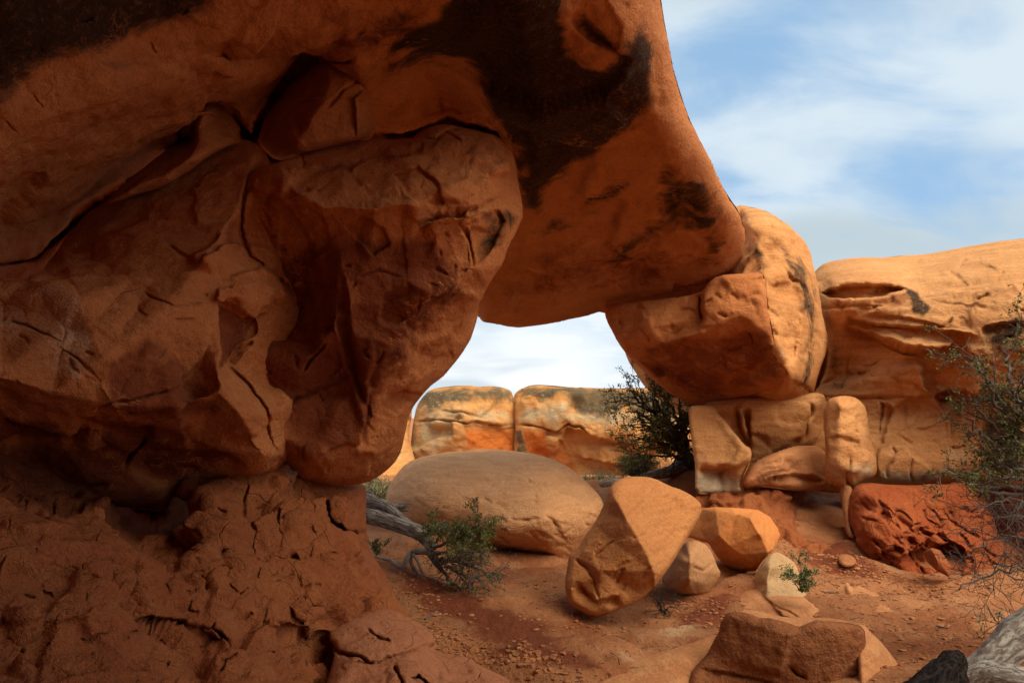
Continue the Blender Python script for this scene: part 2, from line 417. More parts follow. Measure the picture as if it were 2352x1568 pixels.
    vo = T.node('ShaderNodeTexVoronoi', feature='DISTANCE_TO_EDGE', ins={'Vector': T.mix(0.16, co, T.noise(co, 3.0, 2, .6, 0.0, 1)), 'Scale': 2.6 * coarse}).outputs['Distance']
    cr = T.math('MULTIPLY', T.ramp(vo, 0.0, 0.022, -1.0, 0.0), T.ramp(nb, 0.54 - 0.12 * min(crackle, 1), 0.62 - 0.12 * min(crackle, 1)))
    hh = T.math('ADD', T.math('MULTIPLY', nm, 0.10), T.math('MULTIPLY', nf, 0.045))
    hh = T.math('ADD', hh, T.math('MULTIPLY', nl, 0.045 * lam)); hh = T.math('ADD', hh, T.math('MULTIPLY', cr, 0.035 * crackle))
    # thin flake edges
    fl = T.noise(T.mapping(co, (1, 1, 2.4), lrot), 2.4, 4, 0.55, 0.6)
    st = T.math('MULTIPLY', T.math('SNAP', T.math('ADD', fl, 0.0), 0.055), 0.10); hh = T.math('ADD', hh, T.math('MULTIPLY', st, flake))
    hh = T.math('ADD', hh, T.math('MULTIPLY', ng, 0.004)); hh = T.math('ADD', hh, T.math('MULTIPLY', vein, 0.006))
    bp = T.node('ShaderNodeBump', ins={'Strength': bump, 'Distance': 1.0, 'Height': hh}); T.l.new(bp.outputs[0], b.inputs['Normal'])
    return m
M = {}
SH = math.radians
M['roof'] = sandstone('sandstone_roof', (0.46, 0.180, 0.070), (0.52, 0.215, 0.086), (0.56, 0.24, 0.10), lam=0.18, lrot=(SH(20), SH(35), 0), bump=0.6, veins=0.45, crackle=.3)
M['inner'] = sandstone('sandstone_inner', (0.49, 0.180, 0.066), (0.55, 0.215, 0.082), (0.60, 0.26, 0.105), lam=0.15, lrot=(SH(40), SH(30), 0), bump=0.6, veins=0.7, crackle=.4)
M['mud'] = sandstone('red_mudstone', (0.36, 0.112, 0.045), (0.42, 0.142, 0.056), (0.46, 0.175, 0.070), lam=0.1, bump=0.8, coarse=1.5, veins=0.15, crackle=.7)
M['mud2'] = sandstone('deep_red_mudstone', (0.36, 0.085, 0.032), (0.42, 0.115, 0.042), (0.46, 0.145, 0.055), lam=0.15, bump=0.75, coarse=1.5, veins=0.0, crackle=1.6)
M['cliff'] = sandstone('golden_sandstone', (0.62, 0.305, 0.125), (0.65, 0.335, 0.145), (0.68, 0.37, 0.18), lam=0.30, lrot=(0, SH(-6), 0), lscale=(1.0, 1.0, 11), bump=0.65, veins=0.1, crackle=.5)
M['hood'] = sandstone('shoulder_sandstone', (0.57, 0.265, 0.10), (0.61, 0.30, 0.12), (0.65, 0.34, 0.16), lam=0.35, lrot=(SH(60), SH(50), 0), lscale=(1, 1, 9), bump=0.5, veins=0.25, crackle=.4)
M['far'] = sandstone('far_canyon_sandstone', (0.62, 0.33, 0.13), (0.68, 0.31, 0.09), (0.68, 0.41, 0.19), pale=(0.52, 0.43, 0.26), varn=(0.10, 0.082, 0.050), rust=(0.60, 0.17, 0.035),
                     lam=0.35, lscale=(0.12, 0.12, 3), bump=0.9, coarse=0.45, veins=0, crackle=.3, lichen=0.55)
M['boulder'] = sandstone('boulder_sandstone', (0.72, 0.385, 0.19), (0.74, 0.41, 0.21), (0.76, 0.44, 0.24), lam=0.28, lrot=(0, SH(14), 0), lscale=(1.6, 1.6, 13), bump=0.7, veins=0.0, crackle=.35)
M['tall'] = sandstone('tilted_boulder_sandstone', (0.56, 0.245, 0.095), (0.59, 0.265, 0.105), (0.61, 0.285, 0.12), lam=0.22, lrot=(SH(25), SH(-50), 0), lscale=(1.2, 1.2, 26), bump=0.6, veins=0.0, crackle=.2)
M['orange'] = sandstone('orange_boulder_sandstone', (0.57, 0.225, 0.075), (0.60, 0.25, 0.085), (0.62, 0.27, 0.10), lam=0.12, bump=0.3, veins=0.0, crackle=.2)
M['tan'] = sandstone('tan_boulder_sandstone', (0.50, 0.27, 0.135), (0.53, 0.29, 0.15), (0.56, 0.32, 0.17), lam=0.15, bump=0.45, veins=0.0)
M['white'] = sandstone('pale_boulder_sandstone', (0.50, 0.34, 0.19), (0.55, 0.38, 0.22), (0.48, 0.28, 0.14), lam=0.15, bump=0.5, veins=0.0)
M['block'] = sandstone('brown_block_sandstone', (0.31, 0.120, 0.054), (0.35, 0.14, 0.064), (0.39, 0.165, 0.075), lam=0.35, lrot=(0, SH(4), 0), lscale=(2.5, 2.5, 22), bump=0.8, veins=0.0, crackle=.3)
M['slab'] = sandstone('buried_slab_sandstone', (0.50, 0.225, 0.105), (0.54, 0.255, 0.12), (0.54, 0.29, 0.15), lam=0.35, lrot=(0, SH(30), 0), bump=0.5, veins=0.0)
M['ledge'] = sandstone('cracked_ledge_mudstone', (0.42, 0.165, 0.085), (0.46, 0.19, 0.10), (0.48, 0.21, 0.11), lam=0.1, bump=0.6, coarse=1.5, veins=0.0, crackle=1.2)

def ground_material():
    m, T, b = new_mat('desert_soil')
    co = T.node('ShaderNodeTexCoord').outputs['Object']
    at = T.node('ShaderNodeAttribute', attribute_name='paint'); sp = T.node('ShaderNodeSeparateColor', ins={0: at.outputs['Color']})
    n1 = T.noise(co, 0.8, 7, 0.6, 0.5); n2 = T.noise(co, 5, 7, 0.75, 0.3); n3 = T.noise(co, 55, 6, 0.75)
    fl = T.noise(T.mapping(co, (1, 0.45, 1), (0, 0, SH(35))), 2.6, 8, 0.65, 0.5)
    col = T.mix(T.ramp(n1, 0.38, 0.60), (0.38, 0.135, 0.055), (0.50, 0.215, 0.092))
    col = T.mix(T.math('MULTIPLY', T.ramp(fl, 0.5, 0.62), 0.75), col, (0.50, 0.245, 0.115))
    nn = T.math('MULTIPLY', T.math('SUBTRACT', n2, 0.5), 1.1)
    k = T.ramp(T.math('ADD', sp.outputs[0], nn), 0.35, 0.65); col = T.mix(k, col, (0.24, 0.068, 0.030))
    k = T.ramp(T.math('ADD', sp.outputs[1], nn), 0.40, 0.75); col = T.mix(k, col, (0.60, 0.38, 0.21))
    v = T.node('ShaderNodeTexVoronoi', ins={'Vector': co, 'Scale': 42.0, 'Randomness': 1.0})
    peb = T.math('MULTIPLY', T.ramp(v.outputs['Distance'], 0.36, 0.18), T.ramp(n2, 0.50, 0.60))
    col = T.mix(T.math('MULTIPLY', peb, 0.6), col, (0.20, 0.075, 0.036))
    col = T.mix(T.math('MULTIPLY', T.ramp(n3, 0.45, 0.70), 0.65), col, T.mix(1.0, col, (0.5, 0.44, 0.4), 'MULTIPLY'))
    col = T.mix(T.math('MULTIPLY', T.ramp(n2, 0.55, 0.42), 0.4), col, T.mix(1.0, col, (0.62, 0.55, 0.5), 'MULTIPLY'))
    T.l.new(col, b.inputs['Base Color'])
    h = T.math('ADD', T.math('MULTIPLY', n2, 0.05), T.math('MULTIPLY', n3, 0.016)); h = T.math('ADD', h, T.math('MULTIPLY', peb, 0.010))
    h = T.math('ADD', h, T.math('MULTIPLY', fl, 0.05))
    bp = T.node('ShaderNodeBump', ins={'Strength': 1.0, 'Distance': 1.0, 'Height': h}); T.l.new(bp.outputs[0], b.inputs['Normal'])
    return m
M['ground'] = ground_material()
def bark(name, a, c, s=(30, 30, 3), bump=.5):
    m, T, b = new_mat(name)
    co = T.node('ShaderNodeTexCoord').outputs['UV']; ob = T.node('ShaderNodeTexCoord').outputs['Object']
    n = T.noise(T.mapping(co, (14, 2.2, 1)), 1.5, 8, 0.65, 0.6); n2 = T.noise(ob, 9, 6, .6)
    col = T.mix(T.ramp(n, 0.40, 0.62), a, c); col = T.mix(T.math('MULTIPLY', T.ramp(n2, .5, .7), .5), col, T.mix(1.0, a, (.75, .6, .5), 'MULTIPLY'))
    T.l.new(col, b.inputs['Base Color'])
    bp = T.node('ShaderNodeBump', ins={'Strength': bump, 'Distance': 1.0, 'Height': T.math('MULTIPLY', n, 0.03)}); T.l.new(bp.outputs[0], b.inputs['Normal'])
    return m
M['wood'] = bark('weathered_wood', (0.12, 0.095, 0.075), (0.42, 0.38, 0.33))
M['pale_wood'] = bark('bleached_wood', (0.24, 0.19, 0.15), (0.62, 0.56, 0.48), bump=.8)
M['char'] = bark('charred_wood', (0.010, 0.008, 0.007), (0.07, 0.045, 0.032), bump=1.0)
M['twig'] = bark('dark_twig_bark', (0.045, 0.032, 0.025), (0.11, 0.085, 0.065))
M['greytwig'] = bark('grey_twig_bark', (0.10, 0.08, 0.07), (0.24, 0.20, 0.175))
def leafmat(name, a, c, d):
    m, T, b = new_mat(name)
    co = T.node('ShaderNodeTexCoord').outputs['Object']
    n = T.noise(co, 9, 4, .6); n2 = T.noise(co, 70, 2, .6)
    col = T.mix(T.ramp(n, .35, .65), a, c); col = T.mix(T.ramp(n2, .56, .66), col, d); T.l.new(col, b.inputs['Base Color'])
    b.inputs['Roughness'].default_value = .6
    return m
M['leaf'] = leafmat('small_green_leaves', (0.075, 0.105, 0.025), (0.15, 0.17, 0.045), (0.32, 0.17, 0.035))
M['leaf2'] = leafmat('fresh_green_leaves', (0.06, 0.13, 0.04), (0.10, 0.18, 0.06), (0.40, 0.40, 0.18))
M['sage'] = leafmat('sage_leaves', (0.20, 0.23, 0.10), (0.30, 0.31, 0.14), (0.40, 0.36, 0.16))
M['yell'] = leafmat('yellow_green_leaves', (0.20, 0.19, 0.05), (0.33, 0.29, 0.08), (0.45, 0.37, 0.12))
M['grav'] = sandstone('loose_stone', (0.34, 0.13, 0.06), (0.46, 0.21, 0.10), (0.52, 0.28, 0.14), lam=0, bump=.5)

# ------------------------------------------------------------------ ground
GPTS = [(1200, 1568, 3.9), (1000, 1480, 4.6), (1150, 1400, 5.2), (1100, 1300, 6.6), (950, 1300, 6.4), (900, 1225, 8.0), (1000, 1225, 8.3), (1250, 1320, 7.0), (1350, 1440, 5.0),
        (1500, 1430, 5.1), (1600, 1380, 5.7), (1480, 1500, 4.3), (1700, 1440, 4.9), (1750, 1350, 5.9), (1850, 1300, 6.9), (1820, 1230, 8.0), (1900, 1400, 5.4),
        (2050, 1350, 6.2), (2150, 1350, 6.1), (2300, 1340, 5.9), (2352, 1450, 4.8), (2200, 1568, 3.8), (2100, 1480, 4.3), (2352, 1568, 3.3), (1700, 1568, 4.25), (1900, 1568, 4.25), (1500, 1568, 4.0), (2080, 1568, 4.1),
        (880, 1130, 13.5), (860, 1100, 17), (1400, 1115, 14), (1200, 1095, 21), (1500, 1100, 12), (1560, 1105, 10.8), (1590, 1090, 10.5), (1500, 1170, 9.2), (1590, 1180, 8.8), (1700, 1180, 8.8), (1900, 1180, 9.2)]
GP = P(*[np.array([g[i] for g in GPTS]) for i in range(3)])
_fx = [(-6, 2, .2), (-4, -2, .3), (0, 0, 0.05), (0, -4, 0.05), (3, -1, 0.0), (6, 0, 0.0), (8, 4, .1), (-8, 8, .1), (-10, 16, -.2), (-14, 24, -.2), (0, 30, -.35), (14, 24, .0), (20, 10, .1), (-20, 0, .1), (0, -20, .1), (20, -10, 0.1)]
GX = np.concatenate([GP, np.array(_fx)])
def _tps_xy(X, y, lam=0.02):
    X = X / 5; n = len(X); r = np.linalg.norm(X[:, None] - X[None], axis=2); K = np.where(r > 0, r * r * np.log(r + 1e-12), 0) + lam * np.eye(n)
    A = np.zeros((n + 3, n + 3)); A[:n, :n] = K; A[:n, n] = 1; A[:n, n + 1:] = X; A[n:, :n] = A[:n, n:].T
    w = np.linalg.lstsq(A, np.concatenate([y, [0, 0, 0]]), rcond=None)[0]
    def f(x, y):
        U = np.stack([x / 5, y / 5], -1); r = np.linalg.norm(U[:, None] - X[None], axis=2)
        return np.where(r > 0, r * r * np.log(r + 1e-12), 0) @ w[:n] + w[n] + U @ w[n + 1:]
    return f
_gf = _tps_xy(GX[:, :2], GX[:, 2])
def gheight(x, y):
    x = np.atleast_1d(np.asarray(x, float)); y = np.atleast_1d(np.asarray(y, float)); r = np.hypot(x, y)
    z = np.concatenate([_gf(x[i:i + 20000], y[i:i + 20000]) for i in range(0, len(x), 20000)])
    k = sm((r - 20) / 12); far = -0.3 + 6 * fbm(np.stack([x / 90, y / 90, x * 0], -1), 3, 9) * sm((r - 60) / 200)
    z = z * (1 - k) + far * k
    q = np.stack([x, y, z * 0], -1)
    amp = np.clip(1.2 - r / 60, 0.1, 1)
    z = z + amp * (0.13 * fbm(q / 1.2, 5, 3) + 0.03 * fbm(q / 0.16, 3, 5))
    # shallow overlapping rock sheets showing through the sand
    f1, f2, h, vec = worley(q / np.array([1.1, 0.8, 1]) + 0.5 * np.stack([fbm(q, 2, 50), fbm(q, 2, 51), q[:, 2]], -1), 77)
    z = z + amp * 0.09 * (((h >> 4) & 255) / 255.) * sm((f2 - f1) / 0.30)
    return z
def ground_z(x, y): return float(gheight([x], [y])[0])
def gp(u, v):
    """ground point seen at (u, v)"""
    a = (u - 1176) / F_PX; b = -(v - 784) / F_PX
    d = np.arange(2.0, 30, 0.02); W = P(np.full(d.shape, u), np.full(d.shape, v), d)
    z = gheight(W[:, 0], W[:, 1]); k = np.argmax(W[:, 2] < z)
    return W[k], d[k]
def build_ground():
    az = np.concatenate([np.linspace(-180, -48, 45)[:-1], np.linspace(-48, 48, 620), np.linspace(48, 180, 45)[1:]])
    rr = np.concatenate([[0.05, .5, 1, 1.5, 2.0], np.geomspace(2.3, 26, 470), np.geomspace(27, 3000, 60)])
    A, Rr = np.meshgrid(np.radians(az), rr); X = Rr * np.sin(A); Y = Rr * np.cos(A)
    Z = gheight(X.ravel(), Y.ravel()); W = np.stack([X.ravel(), Y.ravel(), Z], -1)
    nr, na = X.shape; idx = np.arange(nr * na).reshape(nr, na)
    Q = np.stack([idx[:-1, :-1].ravel(), idx[:-1, 1:].ravel(), idx[1:, 1:].ravel(), idx[1:, :-1].ravel()], -1)
    # paint dark-red loose soil and pale bare rock where they lie on the ground
    col = np.zeros((len(W), 4)); col[:, 3] = 1
    def spot(ch, pts, sf, st):
        pl = [tuple(gp(*p)[0][:2]) for p in pts]; s, _, _ = sdist(W[:, 0], W[:, 1], pl)
        col[:, ch] = np.maximum(col[:, ch], st * np.clip(.5 + s / sf, 0, 1))
    spot(0, [(870, 1280), (960, 1300), (1130, 1380), (1290, 1440), (1330, 1510), (1200, 1500), (1080, 1460), (1000, 1420), (930, 1370)], .5, .8)
    spot(0, [(1330, 1490), (1420, 1568), (1180, 1530), (1130, 1490)], .3, .8)
    spot(0, [(1500, 1380), (1560, 1400), (1680, 1350), (1700, 1400), (1640, 1460), (1560, 1440)], .3, .7)
    spot(0, [(1800, 1230), (1960, 1240), (2060, 1340), (1960, 1330), (1840, 1290)], .4, .75)
    spot(1, [(1280, 1500), (1500, 1490), (1640, 1470), (1640, 1560), (1400, 1568)], .4, .45)
    spot(1, [(1500, 1430), (1650, 1430), (1600, 1480), (1480, 1470)], .3, .6)
    spot(1, [(2150, 1350), (2352, 1340), (2352, 1400), (2180, 1400)], .4, .4)
    o = mesh_obj('ground', W, Q, M['ground'], None, col, origin=np.zeros(3)); tag(o, kind='structure')
build_ground()

# ------------------------------------------------------------------ the great arch
def rear_shade_roof():
    """unseen overhang added above and behind the camera to shade left wall and foreground"""
    xs = np.linspace(-8, 4.3, 52); ts = np.linspace(0, 1, 46)
    Vv = []
    for s in (0, 1):
        for t in ts:
            for x in xs:
                y = 2.1 - 7.0 * t; z = CAMZ + 2.4 + 0.12 * min(x + 2, 3.5) + s * 2.0
                z -= 4.6 * max(0, t - .62) ** 1.5 * 4 * (1 if s == 0 else .7); z -= 0.55 * max(0, -4 - x) ** 1.6
                w = np.array([[x, y, z]]); Vv.append((x, y, z))
    Vv = np.array(Vv); Vv[:, 2] += 0.5 * fbm(Vv / 1.5, 3, 61)
    n = len(xs); m = len(ts); q = []
    I = lambda s, j, i: s * n * m + j * n + i
    for s in (0, 1):
        for j in range(m - 1):
            for i in range(n - 1):
                f = [I(s, j, i), I(s, j, i + 1), I(s, j + 1, i + 1), I(s, j + 1, i)]; q.append(f if s == 0 else f[::-1])
    for j in range(m - 1):
        for i in (0, n - 1): q.append([I(0, j, i), I(0, j + 1, i), I(1, j + 1, i), I(1, j, i)])
    for i in range(n - 1):
        for j in (0, m - 1): q.append([I(0, j, i), I(0, j, i + 1), I(1, j, i + 1), I(1, j, i)])
    return Vv, q
arch = tag(empty('sandstone_arch', (4.0, 9.0, 0.8)), 'huge sandstone arch with black-varnished underside, sweeping from dark roof down to a rounded right shoulder', 'rock arch')
rock('arch_span',
     [(-700, -900), (-700, 850), (0, 780), (300, 640), (600, 470), (1000, 520), (1060, 640), (1100, 738), (1140, 743), (1180, 749), (1212, 750), (1262, 742), (1330, 728), (1390, 711),
      (1460, 760), (1560, 770), (1640, 740), (1672, 640), (1692, 612), (1706, 582), (1712, 540), (1700, 490), (1672, 450), (1640, 395), (1610, 330), (1578, 260), (1552, 180),
      (1535, 100), (1524, 40), (1513, -40), (1500, -300), (1450, -900)],
     [(0, 0, 2.6), (0, 300, 3.0), (0, 600, 4.1), (120, 560, 4.6), (-700, 0, 2.1), (-700, 800, 2.3), (250, 200, 3.3), (400, 100, 3.6), (390, 350, 5.3), (350, 300, 4.3), (240, 455, 4.9), (200, 380, 4.0), (520, 300, 5.2), (580, 320, 5.6), (560, 180, 4.3), (800, 60, 4.2), (700, 130, 5.2), (860, 300, 6.3),
      (980, 150, 5.3), (1020, 200, 5.9), (950, 310, 6.4), (1140, 310, 6.4), (1060, 60, 4.6), (1100, 738, 9.4), (1212, 750, 9.2), (1390, 712, 9.4), (1200, 480, 7.3), (1250, 300, 5.9), (1200, 150, 4.9), (1200, 0, 4.2),
      (1400, 20, 4.6), (1380, 400, 6.8), (1300, 600, 8.3), (1150, 650, 8.9), (1450, 640, 8.9), (1500, 530, 7.9), (1540, 760, 9.9), (1200, -900, 2.6), (0, -900, 1.9), (-700, -900, 1.6)],
     M['roof'], parent=arch, mud=(.9, .06, (1, 1, 1), 1.0, .04), scr=(140, -40, 25, 45, .03), rim=(0.45, 0.65), thick=0.8, soft=5, seed=1, extra=rear_shade_roof(),
     ridges=[[(1455, -60, 4.55), (1478, 60, 4.85), (1492, 170, 5.2), (1505, 280, 5.65), (1545, 390, 6.4), (1600, 470, 7.2), (1650, 560, 8.1), (1672, 612, 8.6)],
             [(1560, 410, 6.7), (1480, 480, 7.5), (1360, 540, 8.0), (1230, 575, 8.3)]],
     feats=[('crack', [(-60, 610), (80, 592), (170, 512), (230, 464), (300, 414), (380, 348), (408, 315), (413, 280), (440, 246), (490, 240), (530, 256), (555, 298), (572, 326), (592, 316), (600, 292), (632, 232), (690, 160), (735, 124), (810, 126)], 13, .55), ('crack', [(856, 312), (930, 320), (960, 305), (1030, 284), (1140, 306), (1188, 368)], 11, .5), ('bump', (642, 358), (36, 16), 0, 1.6), ('chip', [(1300, 0), (1390, -10), (1430, 60), (1420, 120), (1405, 122), (1350, 98), (1310, 62)], 0.03, 20),
            ('step', [(1410, 122), (1350, 95), (1312, 60), (1290, 30)], 0.05, 40, 10), ('crack', [(1015, 150), (1010, 220), (1018, 262)], 5, .06),
            ('bump', (1040, 230), (90, 75), 20, .35), ('bump', (320, 330), (120, 60), -40, .25), ('bump', (120, 500), (120, 70), 20, .12), ('bump', (560, 250), (40, 90), 20, .3),
            ('step', [(1395, 696), (1500, 672), (1600, 645), (1690, 615)], .5, 80, 8), ('crack', [(1230, 500), (1340, 470), (1420, 430), (1500, 360)], 30, .05),
            ('line', [(1200, 690), (1260, 600), (1380, 540), (1480, 500)], 25, .10), ('bump', (1320, 380), (70, 40), -45, .12), ('bump', (1150, 120), (60, 60), 0, .15),
            ('crack', [(0, 605), (80, 590), (170, 515)], 7, .12), ('bump', (1440, 560), (90, 30), -20, -.10), ('crack', [(1460, 690), (1480, 720)], 4, .06), ('bump', (1560, 500), (50, 20), -40, .12)],
     noise=((1.3, .10), (.35, .04), (.12, .018)),
     paint=[('r', [(-200, -900), (500, -900), (490, -40), (470, 20), (380, 48), (250, 98), (100, 130), (0, 190), (-300, 300)], 90, .95),
            ('r', [(1000, 50), (1050, -20), (1100, -300), (1290, -300), (1290, 0), (1292, 50), (1300, 100), (1340, 150), (1385, 158), (1412, 128), (1350, 90), (1320, 50), (1340, 30), (1420, 110), (1470, 60), (1500, 130), (1495, 230), (1450, 300), (1390, 340), (1330, 380), (1280, 420), (1245, 450), (1232, 482), (1205, 472), (1196, 400), (1178, 330), (1140, 270), (1105, 200), (1060, 140), (960, 140), (900, 120), (930, 90)], 55, 1.0),
            ('r', [(1500, 400), (1560, 390), (1620, 400), (1650, 430), (1655, 520), (1660, 590), (1620, 600), (1610, 550), (1560, 520), (1500, 560), (1400, 600), (1450, 540), (1520, 490)], 60, .62),
            ('r', [(1210, 530), (1300, 490), (1400, 415), (1450, 420), (1400, 480), (1300, 530), (1240, 550)], 50, .55), ('r', [(820, 10), (930, 20), (1000, 60), (900, 110), (830, 90)], 90, .45), ('r', [(930, 100), (1080, 90), (1100, 150), (980, 170), (900, 160)], 60, .6),
            ('b', [(1300, 560), (1500, 540), (1640, 600), (1500, 680), (1250, 700), (1150, 720), (1200, 620)], 120, .5), ('b', [(700, 0), (1000, 0), (1000, 120), (870, 260), (860, 140), (750, 120)], 120, .5)])
rock('arch_shoulder',
     [(1690, 470), (1730, 476), (1770, 488), (1812, 518), (1845, 550), (1862, 580), (1870, 620), (1882, 670), (1888, 720), (1899, 752), (1903, 775), (1896, 810), (1882, 850), (1871, 888),
      (1866, 912), (1830, 922), (1750, 935), (1690, 925), (1640, 850), (1600, 750), (1590, 650), (1630, 560), (1660, 510)],
     [(1702, 478, 9.5), (1700, 560, 9.3), (1640, 650, 9.5), (1840, 600, 8.9), (1885, 700, 8.9), (1890, 790, 8.9), (1800, 560, 8.7), (1860, 900, 8.9), (1750, 930, 9.2), (1640, 850, 9.6), (1600, 740, 9.7)],
     M['hood'], parent=arch, mud=(.5, .05, (1, 1, .6), 1.0, .08), scr=(50, 75, 20, 45, .05), rim=(.4, .5), thick=2.5, soft=3, seed=2,
     ridges=[[(1715, 520, 9.0), (1745, 590, 8.6), (1757, 640, 8.1), (1768, 730, 7.85), (1785, 800, 7.75), (1812, 862, 7.75), (1790, 905, 8.5)], [(1812, 862, 7.75), (1835, 800, 8.1), (1850, 700, 8.3), (1835, 620, 8.4), (1790, 540, 8.6)]],
     feats=[('crack', [(1700, 480), (1712, 530), (1705, 570)], 10, .3), ('crack', [(1795, 600), (1820, 640), (1850, 660), (1858, 720), (1870, 760), (1895, 790)], 7, .12), ('chip', [(1770, 650), (1830, 640), (1845, 720), (1830, 820), (1812, 850), (1790, 790), (1775, 700)], .08, 20),
            ('bump', (1770, 570), (30, 60), 30, .1), ('step', [(1812, 868), (1850, 880), (1872, 900)], .2, 30, 6), ('crack', [(1793, 700), (1788, 760)], 4, .05), ('crack', [(1815, 735), (1806, 790)], 4, .05)],
     noise=((.8, .05), (.25, .03), (.07, .008)),
     paint=[('r', [(1800, 570), (1850, 600), (1872, 650), (1880, 760), (1875, 840), (1850, 850), (1850, 760), (1830, 700), (1810, 640)], 40, .62), ('r', [(1840, 820), (1870, 830), (1860, 900), (1830, 890)], 30, .5), ('b', [(1700, 560), (1755, 600), (1745, 640), (1640, 650)], 40, .5), ('r', [(1720, 560), (1760, 570), (1760, 640), (1740, 620)], 30, .5),
            ('g', [(1775, 780), (1800, 800), (1812, 860), (1795, 850)], 20, .6)])
rock('arch_end_block',
     [(1386, 705), (1398, 696), (1500, 689), (1610, 676), (1625, 650), (1648, 633), (1700, 629), (1752, 626), (1759, 650), (1760, 700), (1771, 740), (1780, 790), (1793, 830), (1816, 860), (1795, 885),
      (1740, 905), (1700, 916), (1640, 930), (1592, 930), (1560, 915), (1530, 897), (1490, 862), (1442, 817), (1420, 785), (1409, 763), (1394, 735)],
     [(1388, 708, 9.3), (1500, 690, 8.9), (1608, 680, 8.5), (1615, 680, 8.2), (1752, 632, 7.95), (1650, 690, 8.0), (1608, 730, 8.35), (1614, 730, 8.05), (1500, 745, 8.5), (1650, 850, 8.5), (1500, 860, 9.0), (1600, 925, 9.4), (1740, 900, 8.9), (1570, 860, 8.9)],
     M['inner'], parent=arch, mud=(.5, .035, (1, 1, 1), 1.0, .05), scr=(40, 10, 30, 45, .04), rim=(.08, .10), thick=2.0, soft=1, seed=3, smooth=1, jitter=2,
     ridges=[[(1395, 738, 9.15), (1440, 780, 8.85), (1520, 790, 8.5), (1610, 763, 8.05), (1650, 745, 7.9), (1703, 722, 7.8), (1768, 726, 7.78)], [(1768, 726, 7.78), (1784, 800, 7.74), (1812, 860, 7.74)], [(1450, 810, 9.2), (1560, 880, 9.1), (1700, 880, 8.75), (1812, 860, 7.74)]],
     feats=[('crack', [(1607, 676), (1608, 737)], 4, .2), ('step', [(1480, 880), (1530, 850), (1580, 880), (1640, 900)], -.12, 40, 8), ('bump', (1570, 810), (60, 25), 20, .1)],
     noise=((.6, .035), (.2, .02), (.06, .006)), paint=[('b', [(1450, 790), (1780, 740), (1800, 880), (1600, 925), (1500, 870)], 40, .65)])
rock('arch_buttress', [(1425, 770), (1433, 800), (1441, 825), (1455, 850), (1475, 882), (1500, 905), (1530, 930), (1600, 990), (1720, 990), (1720, 780), (1560, 740), (1450, 750)],
     [(1433, 787, 11.2), (1500, 880, 10.9), (1560, 900, 10.6), (1600, 800, 10.5)], M['cliff'], parent=arch, rim=(.5, .6), thick=2.0, seed=4, feats=[('crack', [(1470, 830), (1500, 880), (1540, 900)], 6, .1)], noise=((.6, .06), (.2, .03)))

# supporting pillar under the shoulder
pil = tag(empty('sandstone_buttress', (3.9, 8.9, 0.5)), 'pale-footed rock pillar under the right end of the arch, split by a diagonal crack', 'rock pillar')
rock('pillar_wall', [(1600, 925), (1700, 914), (1800, 908), (1872, 900), (1900, 905), (1925, 1000), (1925, 1120), (1880, 1128), (1820, 1122), (1730, 1124), (1640, 1120), (1600, 1050)],
     [(1620, 930, 9.0), (1730, 920, 9.0), (1860, 910, 9.1), (1870, 1000, 9.3), (1900, 1100, 9.7), (1730, 1060, 9.3), (1800, 1000, 9.1), (1640, 1100, 9.2)], M['cliff'], parent=pil, mud=(.4, .05, (1, 1, 1), 1.0, .08), rim=(.15, .2), thick=1.6, seed=5,
     feats=[('crack', [(1861, 910), (1863, 950), (1850, 970), (1850, 1005)], 4, .12), ('crack', [(1690, 930), (1700, 980), (1724, 1030)], 6, .15), ('chip', [(1690, 935), (1705, 930), (1725, 1010), (1718, 1030), (1700, 990)], -.12, 10), ('step', [(1726, 930), (1728, 1060)], .15, 60, 6), ('bump', (1890, 960), (20, 60), 0, .2)], noise=((.6, .04), (.2, .025)),
     paint=[('b', [(1730, 930), (1860, 920), (1850, 1000), (1740, 1040)], 60, .25)])
rock('pillar_slab', [(1581, 934), (1604, 930), (1638, 931), (1650, 950), (1662, 962), (1686, 992), (1709, 1021), (1728, 1031), (1722, 1060), (1700, 1110), (1712, 1133), (1650, 1134), (1594, 1134), (1598, 1080), (1590, 1020), (1583, 975)],
     [(1590, 940, 8.7), (1640, 935, 8.8), (1600, 1040, 8.55), (1700, 1030, 8.35), (1720, 1040, 8.35), (1600, 1125, 8.45), (1700, 1120, 8.35)], M['cliff'], parent=pil, mud=(.4, .05, (1, 1, 1), 1.0, .08), rim=(.06, .08), thick=1.2, soft=1, seed=6, jitter=2,
     ridges=[[(1598, 1063, 8.5), (1640, 1070, 8.4), (1680, 1068, 8.3), (1722, 1040, 8.25)], [(1660, 1075, 8.6), (1652, 1100, 8.55), (1660, 1130, 8.5)], [(1640, 1078, 8.5), (1632, 1126, 8.45)]],
     feats=[('step', [(1596, 1070), (1650, 1078), (1690, 1068), (1722, 1048)], .12, 60, 6)], noise=((.5, .03), (.15, .012)), paint=[('g', [(1590, 1080), (1700, 1090), (1715, 1140), (1590, 1140)], 40, .95)])
